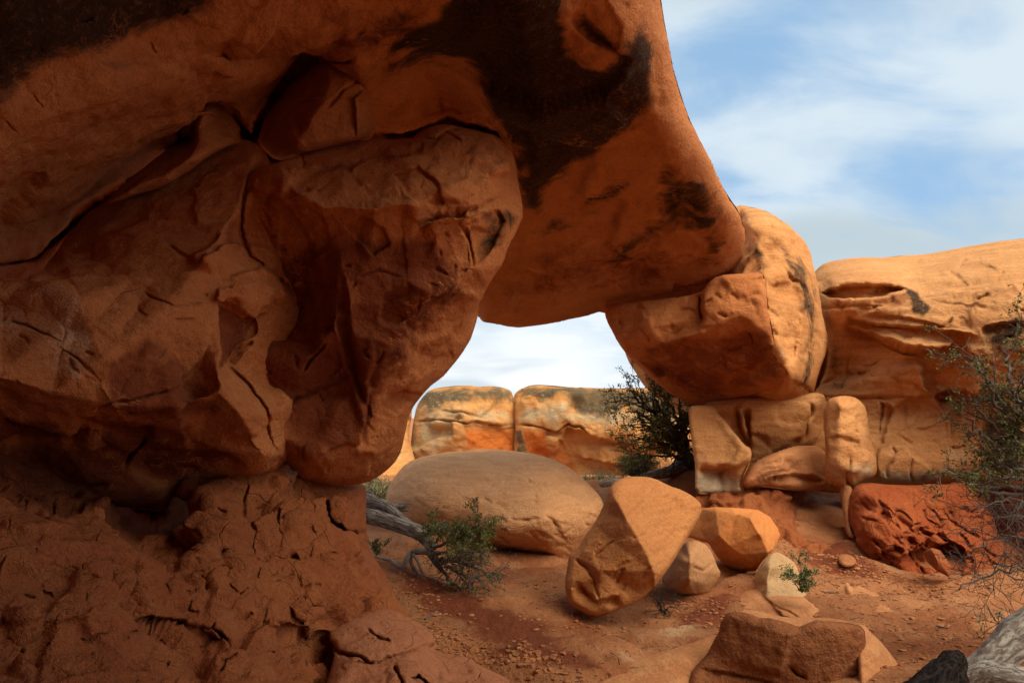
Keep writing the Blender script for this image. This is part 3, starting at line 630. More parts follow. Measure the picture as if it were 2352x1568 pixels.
rock('pillar_bulge', [(1700, 1113), (1710, 1090), (1724, 1070), (1745, 1055), (1770, 1043), (1805, 1030), (1841, 1022), (1880, 1026), (1905, 1045), (1912, 1090), (1908, 1122), (1870, 1127), (1822, 1127), (1780, 1120), (1740, 1116), (1712, 1121)],
     [(1705, 1113, 8.4), (1740, 1080, 8.4), (1840, 1030, 8.9), (1900, 1060, 9.1), (1800, 1110, 8.4), (1900, 1118, 8.9), (1800, 1075, 8.35)], M['slab'], parent=pil, mud=(.4, .05, (1, 1, 1), 1.0, .08), rim=(.12, .18), scr=(14, -20, 20, 34, .05), thick=1.0, soft=2, seed=7,
     feats=[('crack', [(1726, 1110), (1770, 1090), (1830, 1080)], 5, .1), ('step', [(1730, 1108), (1780, 1092), (1850, 1088), (1900, 1100)], .14, 30, 5), ('crack', [(1740, 1065), (1790, 1062)], 3, .04)], noise=((.5, .04), (.15, .015)), paint=[('g', [(1740, 1080), (1800, 1100), (1860, 1120), (1740, 1120)], 40, .4)])

# ------------------------------------------------------------------ right cliff
cliff = tag(empty('sandstone_cliff', (7.0, 8.5, 0.6)), 'long rounded golden sandstone cliff with an eye-shaped hollow, right of the arch', 'cliff')
rock('cliff_wall', [(1860, 640), (1880, 612), (1900, 601), (1960, 593), (2050, 590), (2130, 583), (2200, 570), (2280, 556), (2352, 548), (2500, 530), (2700, 530), (2950, 600), (2950, 1300), (2500, 1180), (2352, 1135), (2240, 1122), (2100, 1116), (2000, 1118),
      (1900, 1135), (1850, 1110), (1850, 900), (1862, 850), (1860, 720)],
     [(1880, 640, 9.9), (2100, 620, 9.5), (2352, 570, 9.0), (2600, 560, 8.2), (1990, 665, 9.0), (1885, 690, 9.4), (2200, 680, 8.5), (2352, 680, 7.9), (1900, 800, 9.7), (1870, 900, 9.9), (1950, 1000, 9.3), (2000, 760, 9.2), (2050, 850, 8.9), (2150, 900, 8.7), (2120, 760, 8.4), (2200, 1000, 8.4), (2250, 900, 8.0), (2352, 900, 7.7),
      (2352, 770, 7.6), (2000, 1100, 8.5), (2200, 1110, 7.8), (2352, 1100, 7.3), (2700, 900, 6), (2700, 700, 6.8), (2900, 1200, 5)], M['cliff'], parent=cliff, scr=(150, 5, 14, 45, .06), rim=(.8, .8), thick=3.0, seed=8, step=3.2, mud=(.7, .06, (1, 1, 1.4), 1.0, .06), mud2=(.22, .014, (1, 1, 2.5), 1.0, .2),
     feats=[('chip', [(1884, 675), (1905, 662), (1940, 654), (1987, 650), (2040, 653), (2090, 662), (2062, 673), (2030, 682), (1985, 688), (1940, 688), (1905, 684)], .26, 12),
            ('line', [(1880, 668), (1930, 650), (1987, 646), (2060, 652), (2120, 662)], 12, .12),
            ('step', [(1949, 722), (1961, 730), (2000, 738), (2095, 750), (2175, 764), (2260, 772)], .22, 26, 5), ('step', [(1985, 718), (2050, 724), (2120, 735), (2180, 752)], .10, 14, 4),
            ('line', [(1955, 745), (2010, 765), (2092, 791), (2133, 797), (2190, 790)], 16, .16), ('step', [(1930, 738), (1970, 752), (2010, 765), (2050, 782), (2092, 795), (2133, 801), (2187, 795), (2200, 780)], .38, 60, 7),
            ('crack', [(1870, 710), (1910, 708), (1935, 705), (1960, 702), (2010, 704), (2060, 695)], 3.5, .06), ('crack', [(1938, 720), (1935, 708), (1945, 700)], 3, .05), ('crack', [(1958, 682), (1960, 702)], 2.5, .04),
            ('step', [(2060, 695), (2000, 702)], .08, 15, 4), ('crack', [(1870, 912), (1950, 912), (2060, 914), (2143, 912)], 3, .06), ('step', [(2118, 830), (2125, 870), (2143, 911)], -.25, 80, 10),
            ('step', [(2143, 911), (2180, 895), (2210, 905), (2290, 895), (2352, 890)], .4, 40, 6), ('crack', [(2143, 911), (2190, 924), (2230, 920)], 4, .1), ('crack', [(1944, 870), (1950, 830), (1956, 800)], 3, .04),
            ('step', [(2250, 750), (2300, 742), (2380, 735)], .12, 30, 5), ('crack', [(2150, 690), (2200, 700), (2290, 710)], 3, .05), ('crack', [(2110, 1030), (2060, 1000), (2200, 925)], 3, .03),
            ('crack', [(2020, 920), (2030, 935), (2022, 970), (2020, 1010)], 4, .10), ('step', [(2040, 925), (2050, 940), (2040, 990), (2025, 1030)], .10, 30, 4), ('crack', [(2076, 920), (2080, 950), (2078, 985)], 3, .05),
            ('chip', [(2012, 1060), (2020, 1030), (2045, 1017), (2090, 1022), (2098, 1045), (2130, 1065), (2140, 1080), (2110, 1110), (2020, 1110)], -.12, 6), ('crack', [(2048, 1020), (2058, 1040), (2036, 1080), (2040, 1100)], 3, .06), ('crack', [(2098, 1045), (2090, 1080), (2100, 1110)], 3, .06),
            ('crack', [(1870, 905), (1882, 870), (1895, 830), (1900, 800)], 8, .3), ('bump', (1930, 860), (40, 60), 60, .2)],
     noise=((1.0, .05), (.3, .03), (.09, .008)), lam=(.10, .018, (.08, 0, 1)),
     paint=[('r', [(2080, 665), (2108, 668), (2118, 690), (2140, 705), (2120, 725), (2095, 715)], 14, .78), ('r', [(2250, 740), (2352, 720), (2352, 800), (2290, 810), (2250, 780)], 40, .62), ('r', [(2250, 960), (2300, 930), (2352, 940), (2352, 1090), (2260, 1080), (2240, 1010)], 50, .6),
            ('g', [(1960, 1085), (2130, 1080), (2160, 1116), (1960, 1120)], 30, .85), ('g', [(2150, 980), (2250, 1000), (2240, 1110), (2150, 1100)], 60, .35), ('b', [(1900, 690), (2080, 672), (2110, 700), (1920, 712)], 14, .5), ('r', [(1905, 770), (1925, 780), (1945, 870), (1980, 905), (1890, 905)], 40, .42),
            ('b', [(1980, 820), (2180, 820), (2140, 900), (2000, 900)], 60, .35), ('b', [(2120, 680), (2352, 640), (2352, 760), (2200, 740)], 60, .35)])
rock('leaning_slab', [(1902, 918), (1918, 911), (1940, 908), (1962, 911), (1976, 920), (1991, 939), (1994, 982), (2002, 1017), (2012, 1038), (2014, 1075), (2008, 1094), (1980, 1102), (1967, 1115), (1955, 1130), (1945, 1135), (1930, 1118), (1910, 1112), (1894, 1090), (1897, 1042), (1893, 989), (1893, 946)],
     [(1905, 930, 8.6), (1985, 940, 8.6), (1940, 915, 8.6), (1900, 1030, 8.3), (2000, 1040, 8.5), (1900, 1090, 8.3), (1990, 1090, 8.2), (1945, 1125, 8.4)], M['cliff'], parent=cliff, rim=(.08, .13), scr=(10, 80, 40, 26, .04), thick=.8, soft=1, seed=9, jitter=2,
     ridges=[[(1925, 925, 8.25), (1928, 1000, 8.15), (1925, 1060, 8.1), (1950, 1080, 8.1)], [(1968, 930, 8.3), (1975, 1000, 8.2), (1990, 1050, 8.2)]],
     feats=[('step', [(1895, 1006), (1930, 995), (1960, 1004), (1985, 1020)], .04, 30, 4), ('crack', [(1950, 1050), (1945, 1085), (1950, 1130)], 3, .08)], noise=((.4, .03), (.13, .018)), mud=(.35, .05, (1, 1, .6), 1.0, .1), paint=[('g', [(1890, 1060), (2010, 1055), (2010, 1110), (1900, 1110)], 50, .7)])
rock('cliff_drip', [(1928, 1105), (1950, 1108), (1962, 1130), (1955, 1160), (1952, 1190), (1958, 1215), (1966, 1240), (1945, 1230), (1938, 1190), (1933, 1150)], [(1940, 1110, 8.3), (1960, 1110, 8.2), (1955, 1230, 7.7)], M['slab'], parent=cliff, rim=(.06, .1), thick=.3, seed=10, step=3, noise=((.3, .02),))

# red mudstone under the cliff
rock('mudstone_outcrop', [(1967, 1112), (2010, 1109), (2104, 1114), (2180, 1110), (2228, 1112), (2252, 1130), (2268, 1150), (2285, 1200), (2300, 1240), (2340, 1270), (2400, 1290), (2380, 1330), (2280, 1330), (2224, 1338), (2180, 1335), (2122, 1340), (2080, 1320), (2045, 1300), (1995, 1282), (1966, 1240), (1950, 1180), (1946, 1160), (1955, 1132)],
     [(1967, 1115, 7.9), (2104, 1118, 7.7), (2228, 1115, 7.6), (1955, 1160, 7.8), (2270, 1180, 7.2), (2350, 1290, 6.7), (2150, 1200, 7.0), (2000, 1200, 7.2), (1990, 1280, 7.0), (2100, 1320, 6.45), (2224, 1330, 6.3), (2060, 1240, 6.8)], M['mud2'],
     'large deep-red cracked mudstone outcrop under the golden cliff', 'rock outcrop', scr=(70, 35, 25, 40, .07), rim=(.22, .32), thick=1.5, soft=2, seed=11, step=3, jitter=5,
     feats=[('crack', [(2040, 1158), (2080, 1190), (2104, 1207), (2122, 1204), (2160, 1235), (2228, 1268)], 6, .12), ('crack', [(2122, 1204), (2154, 1201), (2130, 1170), (2122, 1158)], 5, .10), ('crack', [(2104, 1207), (2090, 1218), (2095, 1240), (2122, 1268)], 6, .12), ('step', [(2060, 1290), (2120, 1262), (2180, 1250), (2230, 1266)], .3, 60, 7),
            ('step', [(1990, 1125), (2040, 1140), (2110, 1160), (2160, 1205)], -.08, 40, 6), ('crack', [(2120, 1150), (2200, 1200), (2260, 1240)], 5, .10)],
     noise=((.7, .06), (.2, .03)), mud=(.5, .10, (1, 1, 1.5), 1.0, .12), mud2=(.18, .024, (1, 1, 1.5), 1.0, .25), paint=[])
rock('mudstone_ledge', [(2225, 1105), (2300, 1112), (2400, 1125), (2600, 1180), (2600, 1420), (2400, 1340), (2330, 1290), (2290, 1230), (2262, 1160)],
     [(2240, 1115, 8.2), (2352, 1125, 7.6), (2352, 1280, 7.2), (2550, 1300, 5.8), (2290, 1200, 8.0)], M['mud2'], 'shadowed red mudstone ledge behind the bare twigs at the right edge', 'rock outcrop', rim=(.2, .3), thick=1.2, seed=12, noise=((.5, .08), (.15, .03)), mud=(.4, .1, (1, 1, 2.2)))
rock('mudstone_bank', [(1588, 1125), (1650, 1128), (1720, 1122), (1800, 1118), (1880, 1120), (1945, 1120), (1985, 1180), (2010, 1300), (1980, 1400), (1850, 1380), (1750, 1340), (1660, 1300), (1590, 1240)],
     [(1595, 1132, 8.6), (1720, 1128, 8.6), (1800, 1124, 8.8), (1850, 1140, 9.6), (1900, 1160, 10.0), (1930, 1180, 9.8), (1940, 1240, 8.0), (1850, 1200, 8.5), (1780, 1160, 8.5), (1600, 1190, 8.1), (1700, 1220, 7.7), (1850, 1260, 7.5), (1960, 1290, 7.0), (1850, 1370, 6.9), (1700, 1310, 7.5), (1970, 1390, 6.4)], M['mud'],
     'crumbling red mudstone bank with a dark hollow, under the pillar', 'rock outcrop', scr=(90, 20, 50, 26, .06), rim=(.05, .05), thick=1.2, seed=13, step=3.5, noise=((.5, .07), (.15, .03)), mud=(.32, .08, (1, 1, 1.6)), mud2=(.13, .025),
     feats=[('bump', (1905, 1150), (38, 26), 30, .7), ('step', [(1595, 1150), (1660, 1160), (1700, 1150)], .08, 30, 5)])
rock('soil_bank', [(1440, 1130), (1470, 1108), (1510, 1090), (1545, 1074), (1575, 1070), (1620, 1080), (1640, 1140), (1640, 1220), (1540, 1220), (1460, 1180)], [(1450, 1140, 9.8), (1560, 1080, 9.9), (1600, 1130, 9.0), (1600, 1200, 8.6), (1480, 1180, 9.2)], M['mud'],
     'low bank of loose red soil between the bush and the pillar foot', 'soil bank', rim=(.5, .4), thick=.8, seed=14, noise=((.5, .06), (.12, .04)))

# ------------------------------------------------------------------ far canyon wall
far = tag(empty('canyon_cliff', (0.5, 22, -0.3)), 'lichen-topped orange canyon wall seen through the arch opening', 'cliff')
rock('wall_block', [(600, 1200), (600, 905), (800, 900), (900, 905), (945, 900), (948, 940), (938, 1000), (960, 1080), (1000, 1200)], [(600, 1000, 20), (900, 1000, 20.5), (940, 1000, 21)], M['far'], parent=far, rim=(1.0, 1.2), thick=4, seed=20, feats=[('crack', [(900, 960), (945, 965)], 8, .4)],
     noise=((2, .25), (.6, .1)), paint=[('r', [(700, 900), (950, 890), (940, 960), (700, 960)], 40, .6)])
rock('wall_block', [(935, 1200), (938, 1060), (944, 1010), (950, 965), (958, 930), (972, 908), (990, 893), (1020, 888), (1060, 885), (1100, 889), (1130, 886), (1160, 890), (1180, 900), (1185, 960), (1188, 1100), (1188, 1200)],
     [(945, 1050, 22.3), (1000, 900, 22.8), (1160, 900, 22.8), (1050, 960, 21.6), (1050, 1080, 21.8), (1180, 1080, 22.2)], M['far'], parent=far, rim=(.45, .5), mud=(2.2, .25, (1, 1, 1.3), 1.0, .1), thick=5, seed=21, step=3,
     feats=[('crack', [(940, 968), (1000, 966), (1060, 970), (1120, 974), (1190, 976)], 4, .35), ('step', [(1050, 972), (1190, 978)], .25, 60, 5), ('crack', [(1010, 945), (1100, 955)], 4, .2)], noise=((2, .2), (.6, .12), (.2, .04)),
     paint=[('r', [(950, 890), (1180, 885), (1182, 930), (1100, 925), (1040, 935), (960, 940)], 40, .7), ('g', [(940, 930), (1180, 930), (1180, 975), (1060, 980), (1060, 1040), (940, 1060)], 60, .6), ('b', [(1060, 980), (1190, 985), (1190, 1060), (1120, 1040), (1070, 1030)], 30, .8), ('r', [(1020, 950), (1060, 945), (1070, 968), (1030, 965)], 20, .6)])
rock('wall_block', [(1180, 1200), (1184, 1060), (1180, 960), (1179, 908), (1194, 892), (1228, 883), (1270, 885), (1320, 889), (1400, 892), (1480, 890), (1600, 895), (1900, 890), (1950, 1000), (1950, 1200)],
     [(1190, 1060, 22), (1200, 905, 22.6), (1300, 900, 22.4), (1300, 960, 21.4), (1300, 1080, 22.2), (1480, 900, 21.6), (1480, 1000, 20.6), (1480, 1085, 20.8), (1900, 1000, 19)], M['far'], parent=far, rim=(.4, .45), mud=(2.2, .25, (1, 1, 1.3), 1.0, .1), thick=5, seed=22, step=3,
     feats=[('crack', [(1190, 975), (1230, 978), (1280, 986), (1330, 985), (1350, 1000)], 4, .5), ('step', [(1230, 980), (1290, 988), (1330, 995), (1360, 1005), (1420, 1004), (1520, 1018), (1600, 1015)], .5, 50, 5), ('step', [(1255, 995), (1280, 1005), (1300, 1000)], -.2, 20, 5)], noise=((2, .2), (.6, .12), (.2, .04)),
     paint=[('r', [(1185, 885), (1260, 885), (1600, 890), (1600, 920), (1520, 960), (1440, 930), (1400, 960), (1330, 950), (1300, 925), (1240, 930), (1200, 915)], 36, .78), ('r', [(1184, 990), (1200, 985), (1215, 1050), (1205, 1090), (1188, 1060)], 14, .8), ('r', [(1262, 1000), (1272, 1000), (1270, 1080), (1262, 1080)], 14, .5),
            ('g', [(1190, 930), (1560, 930), (1560, 985), (1350, 985), (1190, 975)], 40, .6), ('b', [(1200, 985), (1260, 985), (1265, 1100), (1200, 1090)], 24, .8), ('b', [(1262, 1000), (1310, 1010), (1330, 1100), (1270, 1100)], 24, .55), ('b', [(1215, 905), (1240, 905), (1240, 950), (1215, 950)], 12, .5)])

# ------------------------------------------------------------------ left wall: slab, jammed stones, mudstone base
rock('tilted_rock',
     [(-700, 500), (-300, 640), (0, 640), (82, 642), (130, 577), (172, 518), (200, 490), (230, 468), (300, 440), (380, 400), (440, 360), (500, 322), (560, 318), (605, 340), (625, 380), (640, 460), (690, 640), (720, 800),
      (700, 960), (650, 1080), (600, 1090), (540, 1092), (480, 1098), (400, 1135), (378, 1178), (300, 1165), (150, 1160), (60, 1100), (-300, 1080), (-700, 1080)],
     [(0, 700, 3.15), (-300, 800, 2.5), (-700, 800, 2.2), (100, 620, 3.75), (300, 470, 4.5), (500, 350, 4.95), (600, 360, 5.0), (150, 760, 3.2), (300, 650, 3.7), (480, 440, 4.6), (420, 560, 4.1), (570, 520, 4.65), (580, 600, 4.5),
      (570, 760, 4.5), (620, 700, 4.7), (540, 830, 4.35), (690, 800, 5.0), (450, 900, 3.75), (590, 980, 4.1), (620, 1060, 4.45), (680, 960, 5.0), (440, 1060, 4.1), (250, 980, 3.55), (100, 960, 3.3), (0, 900, 2.95), (200, 1100, 3.9), (340, 1140, 4.1), (-300, 1050, 2.9), (60, 1060, 3.7)],
     M['inner'], 'broad dark tilted rock slab forming the left wall beneath the long curved crack', 'rock slab', scr=(75, 30, 40, 40, .025), rim=(.10, .14), thick=2.0, soft=1, seed=31, jitter=4, step=3.5, mud=(.55, .035, (1, 1, 1), 1.0, .05),
     ridges=[[(590, 330, 5.0), (545, 480, 4.45), (470, 590, 3.98), (400, 690, 3.62), (330, 760, 3.38), (235, 820, 3.12)], [(0, 640, 3.1), (82, 644, 3.2), (185, 700, 3.2), (205, 750, 3.2), (235, 820, 3.12)],
             [(560, 620, 4.3), (500, 670, 3.95), (480, 760, 3.75), (510, 880, 3.68), (560, 960, 3.8), (608, 1045, 4.1)], [(0, 870, 2.82), (120, 900, 3.0), (260, 930, 3.2), (400, 930, 3.42), (500, 900, 3.65)]],
     feats=[('crack', [(655, 370), (607, 387), (576, 414), (560, 448), (561, 500), (570, 560), (578, 590), (632, 628), (655, 660), (671, 705)], 6, .14), ('crack', [(564, 790), (530, 838), (570, 892), (602, 942), (623, 1002), (642, 1052)], 6, .14), ('crack', [(0, 741), (60, 762), (120, 795), (180, 826), (232, 878)], 4, .05), ('crack', [(386, 570), (420, 590), (452, 602)], 6, .05), ('crack', [(330, 680), (370, 700), (402, 712)], 6, .05), ('step', [(450, 610), (475, 585), (505, 562), (545, 552), (575, 565)], -.10, 50, 6),
            ('step', [(430, 590), (460, 575), (500, 535), (560, 528)], -.07, 40, 6), ('step', [(505, 640), (560, 625), (610, 605), (640, 630), (652, 670), (662, 700)], -.14, 50, 5), ('chip', [(492, 690), (500, 660), (560, 650), (600, 640), (640, 660), (620, 720), (590, 745), (560, 720), (510, 700)], -.10, 10),
            ('chip', [(503, 700), (560, 706), (590, 735), (596, 760), (560, 790), (530, 830), (500, 850), (488, 800), (492, 740)], .07, 8), ('crack', [(590, 780), (560, 800), (528, 850)], 5, .1), ('crack', [(170, 940), (296, 918), (380, 900), (441, 880)], 3.5, .05),
            ('step', [(-10, 943), (60, 955), (130, 978), (220, 985)], .14, 60, 7), ('step', [(170, 935), (220, 960), (300, 978), (360, 975)], .12, 50, 7), ('crack', [(290, 1080), (300, 1050), (325, 1020), (335, 1000)], 5, .14), ('crack', [(150, 1150), (190, 1120), (250, 1110)], 5, .1),
            ('step', [(300, 1020), (400, 1030), (500, 1035), (580, 1060)], .12, 50, 10), ('bump', (330, 1080), (90, 40), 10, .15), ('bump', (60, 1010), (80, 40), 10, .12), ('line', [(230, 880), (262, 930), (300, 978)], 9, .03), ('crack', [(260, 780), (300, 740), (360, 640)], 30, .03)],
     noise=((1.0, .05), (.3, .03), (.09, .008)),
     paint=[('g', [(-20, 640), (82, 642), (188, 700), (205, 755), (235, 830), (180, 880), (130, 860), (-20, 860)], 14, .42), ('g', [(-20, 850), (130, 860), (160, 940), (60, 920), (-20, 915)], 26, .35), ('b', [(232, 828), (330, 770), (420, 830), (520, 960), (360, 980), (240, 930)], 40, .7), ('b', [(-20, 930), (130, 960), (200, 1010), (-20, 1010)], 30, .8),
            ('b', [(495, 700), (590, 735), (560, 800), (500, 850)], 14, .9), ('b', [(240, 960), (420, 950), (560, 1050), (380, 1120), (200, 1040)], 60, .7), ('b', [(505, 555), (560, 450), (580, 560), (540, 600)], 30, .5), ('g', [(500, 860), (560, 940), (600, 1030), (540, 1040), (470, 930)], 60, .28), ('g', [(340, 1010), (400, 1000), (380, 1050), (330, 1060)], 24, .3),
            ('b', [(-20, 1010), (200, 1020), (380, 1120), (380, 1200), (-20, 1180)], 50, .8)])
rock('wedge_stone', [(225, 476), (300, 410), (350, 370), (385, 342), (405, 325), (413, 290), (418, 270), (440, 252), (478, 244), (500, 250), (528, 262), (548, 290), (553, 300), (545, 316), (560, 328), (520, 338), (480, 360), (440, 390), (380, 428), (300, 452), (260, 470)],
     [(240, 465, 4.35), (385, 350, 4.75), (418, 280, 5.0), (540, 300, 4.95), (520, 330, 4.75), (440, 385, 4.55), (330, 435, 4.4), (500, 260, 5.0), (430, 320, 4.95)], M['roof'],
     'small hooked stone with a thin tail wedged in the curved crack above the tilted slab', 'wedged stone', rim=(.08, .14), thick=.6, soft=1, seed=32, step=3, jitter=2,
     ridges=[[(482, 246, 4.85), (468, 262, 4.7), (458, 300, 4.62), (450, 340, 4.55), (430, 368, 4.45), (380, 402, 4.4), (300, 440, 4.32)]], noise=((.5, .02), (.15, .012)), paint=[('b', [(300, 440), (450, 330), (470, 245), (410, 270), (400, 340), (240, 465)], 14, .5)])
rock('capstone', [(592, 328), (598, 305), (612, 270), (632, 238), (662, 198), (700, 158), (728, 133), (742, 128), (770, 132), (806, 133), (828, 138), (845, 150), (845, 165), (838, 190), (842, 208), (856, 222), (860, 260), (862, 312), (830, 322), (780, 332), (720, 345), (680, 358), (660, 366), (630, 368), (612, 352)],
     [(610, 320, 5.2), (640, 240, 5.28), (735, 135, 5.3), (840, 150, 5.3), (855, 300, 5.3), (760, 330, 4.95), (650, 360, 5.1), (690, 300, 5.0), (660, 260, 5.15)], M['roof'],
     'pointed triangular stone jammed under the roof on top of the great wedged boulder', 'wedged stone', rim=(.10, .2), thick=.8, soft=1, seed=33, step=3, jitter=2.5,
     ridges=[[(737, 130, 5.15), (752, 160, 5.05), (757, 190, 5.0), (742, 240, 4.93), (715, 280, 4.88), (685, 320, 4.86), (676, 355, 4.9)], [(757, 190, 5.0), (800, 210, 5.0), (842, 208, 5.15)], [(810, 215, 5.0), (822, 260, 5.02), (818, 320, 5.05)]],
     feats=[('crack', [(750, 250), (790, 205), (835, 180)], 4, .05), ('step', [(842, 205), (815, 225), (818, 270), (820, 320)], .06, 40, 4), ('crack', [(640, 250), (700, 230), (740, 240)], 4, .03), ('crack', [(810, 300), (862, 290)], 3, .04)], noise=((.5, .02), (.15, .014)),
     paint=[('b', [(600, 320), (640, 240), (740, 140), (752, 190), (690, 300), (670, 360)], 30, .2)])
rock('wedged_boulder',
     [(555, 440), (570, 410), (600, 385), (640, 371), (690, 354), (760, 332), (850, 319), (940, 321), (962, 308), (990, 292), (1030, 286), (1060, 294), (1100, 301), (1142, 313), (1165, 335), (1178, 350), (1186, 380), (1192, 430), (1201, 475), (1198, 505), (1185, 530), (1165, 572), (1156, 603), (1130, 640), (1106, 688), (1098, 722),
      (1086, 768), (1060, 815), (1030, 850), (1020, 862), (1008, 872), (985, 888), (958, 920), (940, 952), (930, 990), (925, 1030), (903, 1068), (872, 1093), (842, 1110), (780, 1116), (705, 1108), (660, 1088), (634, 1050), (613, 1000), (592, 940), (562, 890), (520, 835), (556, 778), (600, 738), (648, 690), (652, 650), (625, 610), (580, 575), (566, 520), (555, 480)],
     [(870, 335, 5.2), (700, 370, 4.85), (1150, 340, 5.6), (1000, 310, 5.3), (1040, 380, 5.0), (880, 420, 4.75), (570, 450, 4.7), (1190, 470, 5.6), (700, 560, 4.72), (850, 600, 4.62), (620, 560, 4.9), (680, 720, 4.9), (560, 830, 4.75), (980, 620, 4.85), (1090, 720, 5.5), (800, 900, 4.85),
      (650, 900, 4.75), (720, 820, 4.62), (900, 1000, 5.2), (1000, 860, 5.4), (700, 1090, 4.95), (860, 1090, 5.5), (640, 1030, 4.75)],
     M['inner'], 'great cracked boulder jammed in the middle of the arch, beside the sky opening', 'boulder', scr=(80, -30, 45, 34, .028), rim=(.12, .17), thick=1.0, soft=1, seed=34, step=3.3, jitter=3, mud=(.5, .045, (1, 1, 1), 1.0, .06), mud2=(.17, .010, (1, 1, 1), 1.0, .15),
     ridges=[[(640, 380, 4.65), (680, 440, 4.5), (750, 480, 4.42), (860, 482, 4.42), (940, 470, 4.5), (1020, 440, 4.7), (1080, 400, 4.95)], [(750, 480, 4.42), (770, 540, 4.6), (800, 700, 4.55), (850, 900, 4.85)],
             [(966, 516, 4.72), (1040, 492, 4.78), (1107, 478, 4.95)], [(850, 900, 4.9), (920, 800, 4.85), (1000, 690, 4.8), (1095, 620, 4.95), (1100, 560, 5.0)], [(590, 900, 4.7), (640, 1000, 4.6), (720, 1040, 4.62), (850, 1040, 5.0), (910, 960, 5.15)]],
     feats=[('step', [(690, 470), (740, 490), (800, 482), (860, 490), (920, 470), (960, 475)], .09, 70, 8), ('crack', [(960, 520), (1000, 500), (1050, 488), (1107, 474), (1165, 445)], 5, .12), ('step', [(960, 520), (1040, 492), (1107, 478)], -.12, 40, 5),
            ('chip', [(1108, 500), (1150, 478), (1160, 510), (1140, 560), (1112, 608), (1104, 560)], .10, 12), ('step', [(1135, 300), (1160, 400), (1190, 450)], -.05, 30, 6), ('crack', [(1010, 300), (1040, 312), (1060, 330)], 5, .08), ('crack', [(960, 318), (1000, 322), (1030, 300), (1060, 292)], 4.5, .10),
            ('chip', [(790, 520), (830, 500), (880, 520), (900, 560), (860, 590), (830, 560)], .06, 8), ('chip', [(900, 400), (960, 385), (1010, 420), (1020, 470), (960, 470), (930, 440)], .06, 8), ('chip', [(640, 500), (740, 490), (760, 560), (700, 610), (640, 590)], .05, 10),
            ('crack', [(695, 855), (720, 820), (750, 790)], 5, .07), ('crack', [(640, 930), (700, 910), (810, 860)], 6, .07), ('line', [(700, 780), (790, 760), (900, 790)], 20, .05), ('bump', (760, 850), (60, 100), 20, .12), ('bump', (720, 1000), (60, 50), 0, .10), ('bump', (870, 700), (50, 120), 20, .08), ('crack', [(780, 640), (790, 760), (830, 900), (850, 960)], 14, .09),
            ('step', [(900, 780), (960, 730), (1060, 640)], .07, 50, 14), ('step', [(700, 640), (720, 720), (740, 820)], .08, 50, 10), ('bump', (600, 500), (30, 60), 0, .06), ('line', [(700, 900), (760, 880), (800, 830)], 10, .04), ('step', [(860, 880), (840, 960), (830, 1050)], -.10, 40, 10), ('crack', [(560, 530), (600, 545), (650, 540)], 4, .04),
            ('crack', [(820, 640), (870, 620), (930, 640)], 4, .03), ('bump', (900, 880), (60, 80), 30, -.05), ('crack', [(1060, 520), (1100, 560), (1104, 610)], 5, .09)],
     noise=((.8, .045), (.25, .028), (.08, .008)),
     paint=[('b', [(660, 600), (740, 560), (830, 540), (960, 540), (1060, 620), (1040, 700), (960, 780), (880, 880), (860, 1000), (700, 1060), (640, 980), (560, 870), (620, 720)], 70, .85), ('b', [(690, 350), (870, 330), (1080, 340), (1020, 400), (900, 440), (750, 420)], 50, .35),
            ('r', [(1115, 490), (1170, 470), (1190, 500), (1150, 560), (1110, 600)], 30, .55), ('r', [(960, 690), (1040, 640), (1100, 620), (1080, 680), (980, 760), (900, 860), (870, 840)], 60, .34), ('g', [(740, 960), (900, 920), (900, 1060), (740, 1090)], 80, .22)])
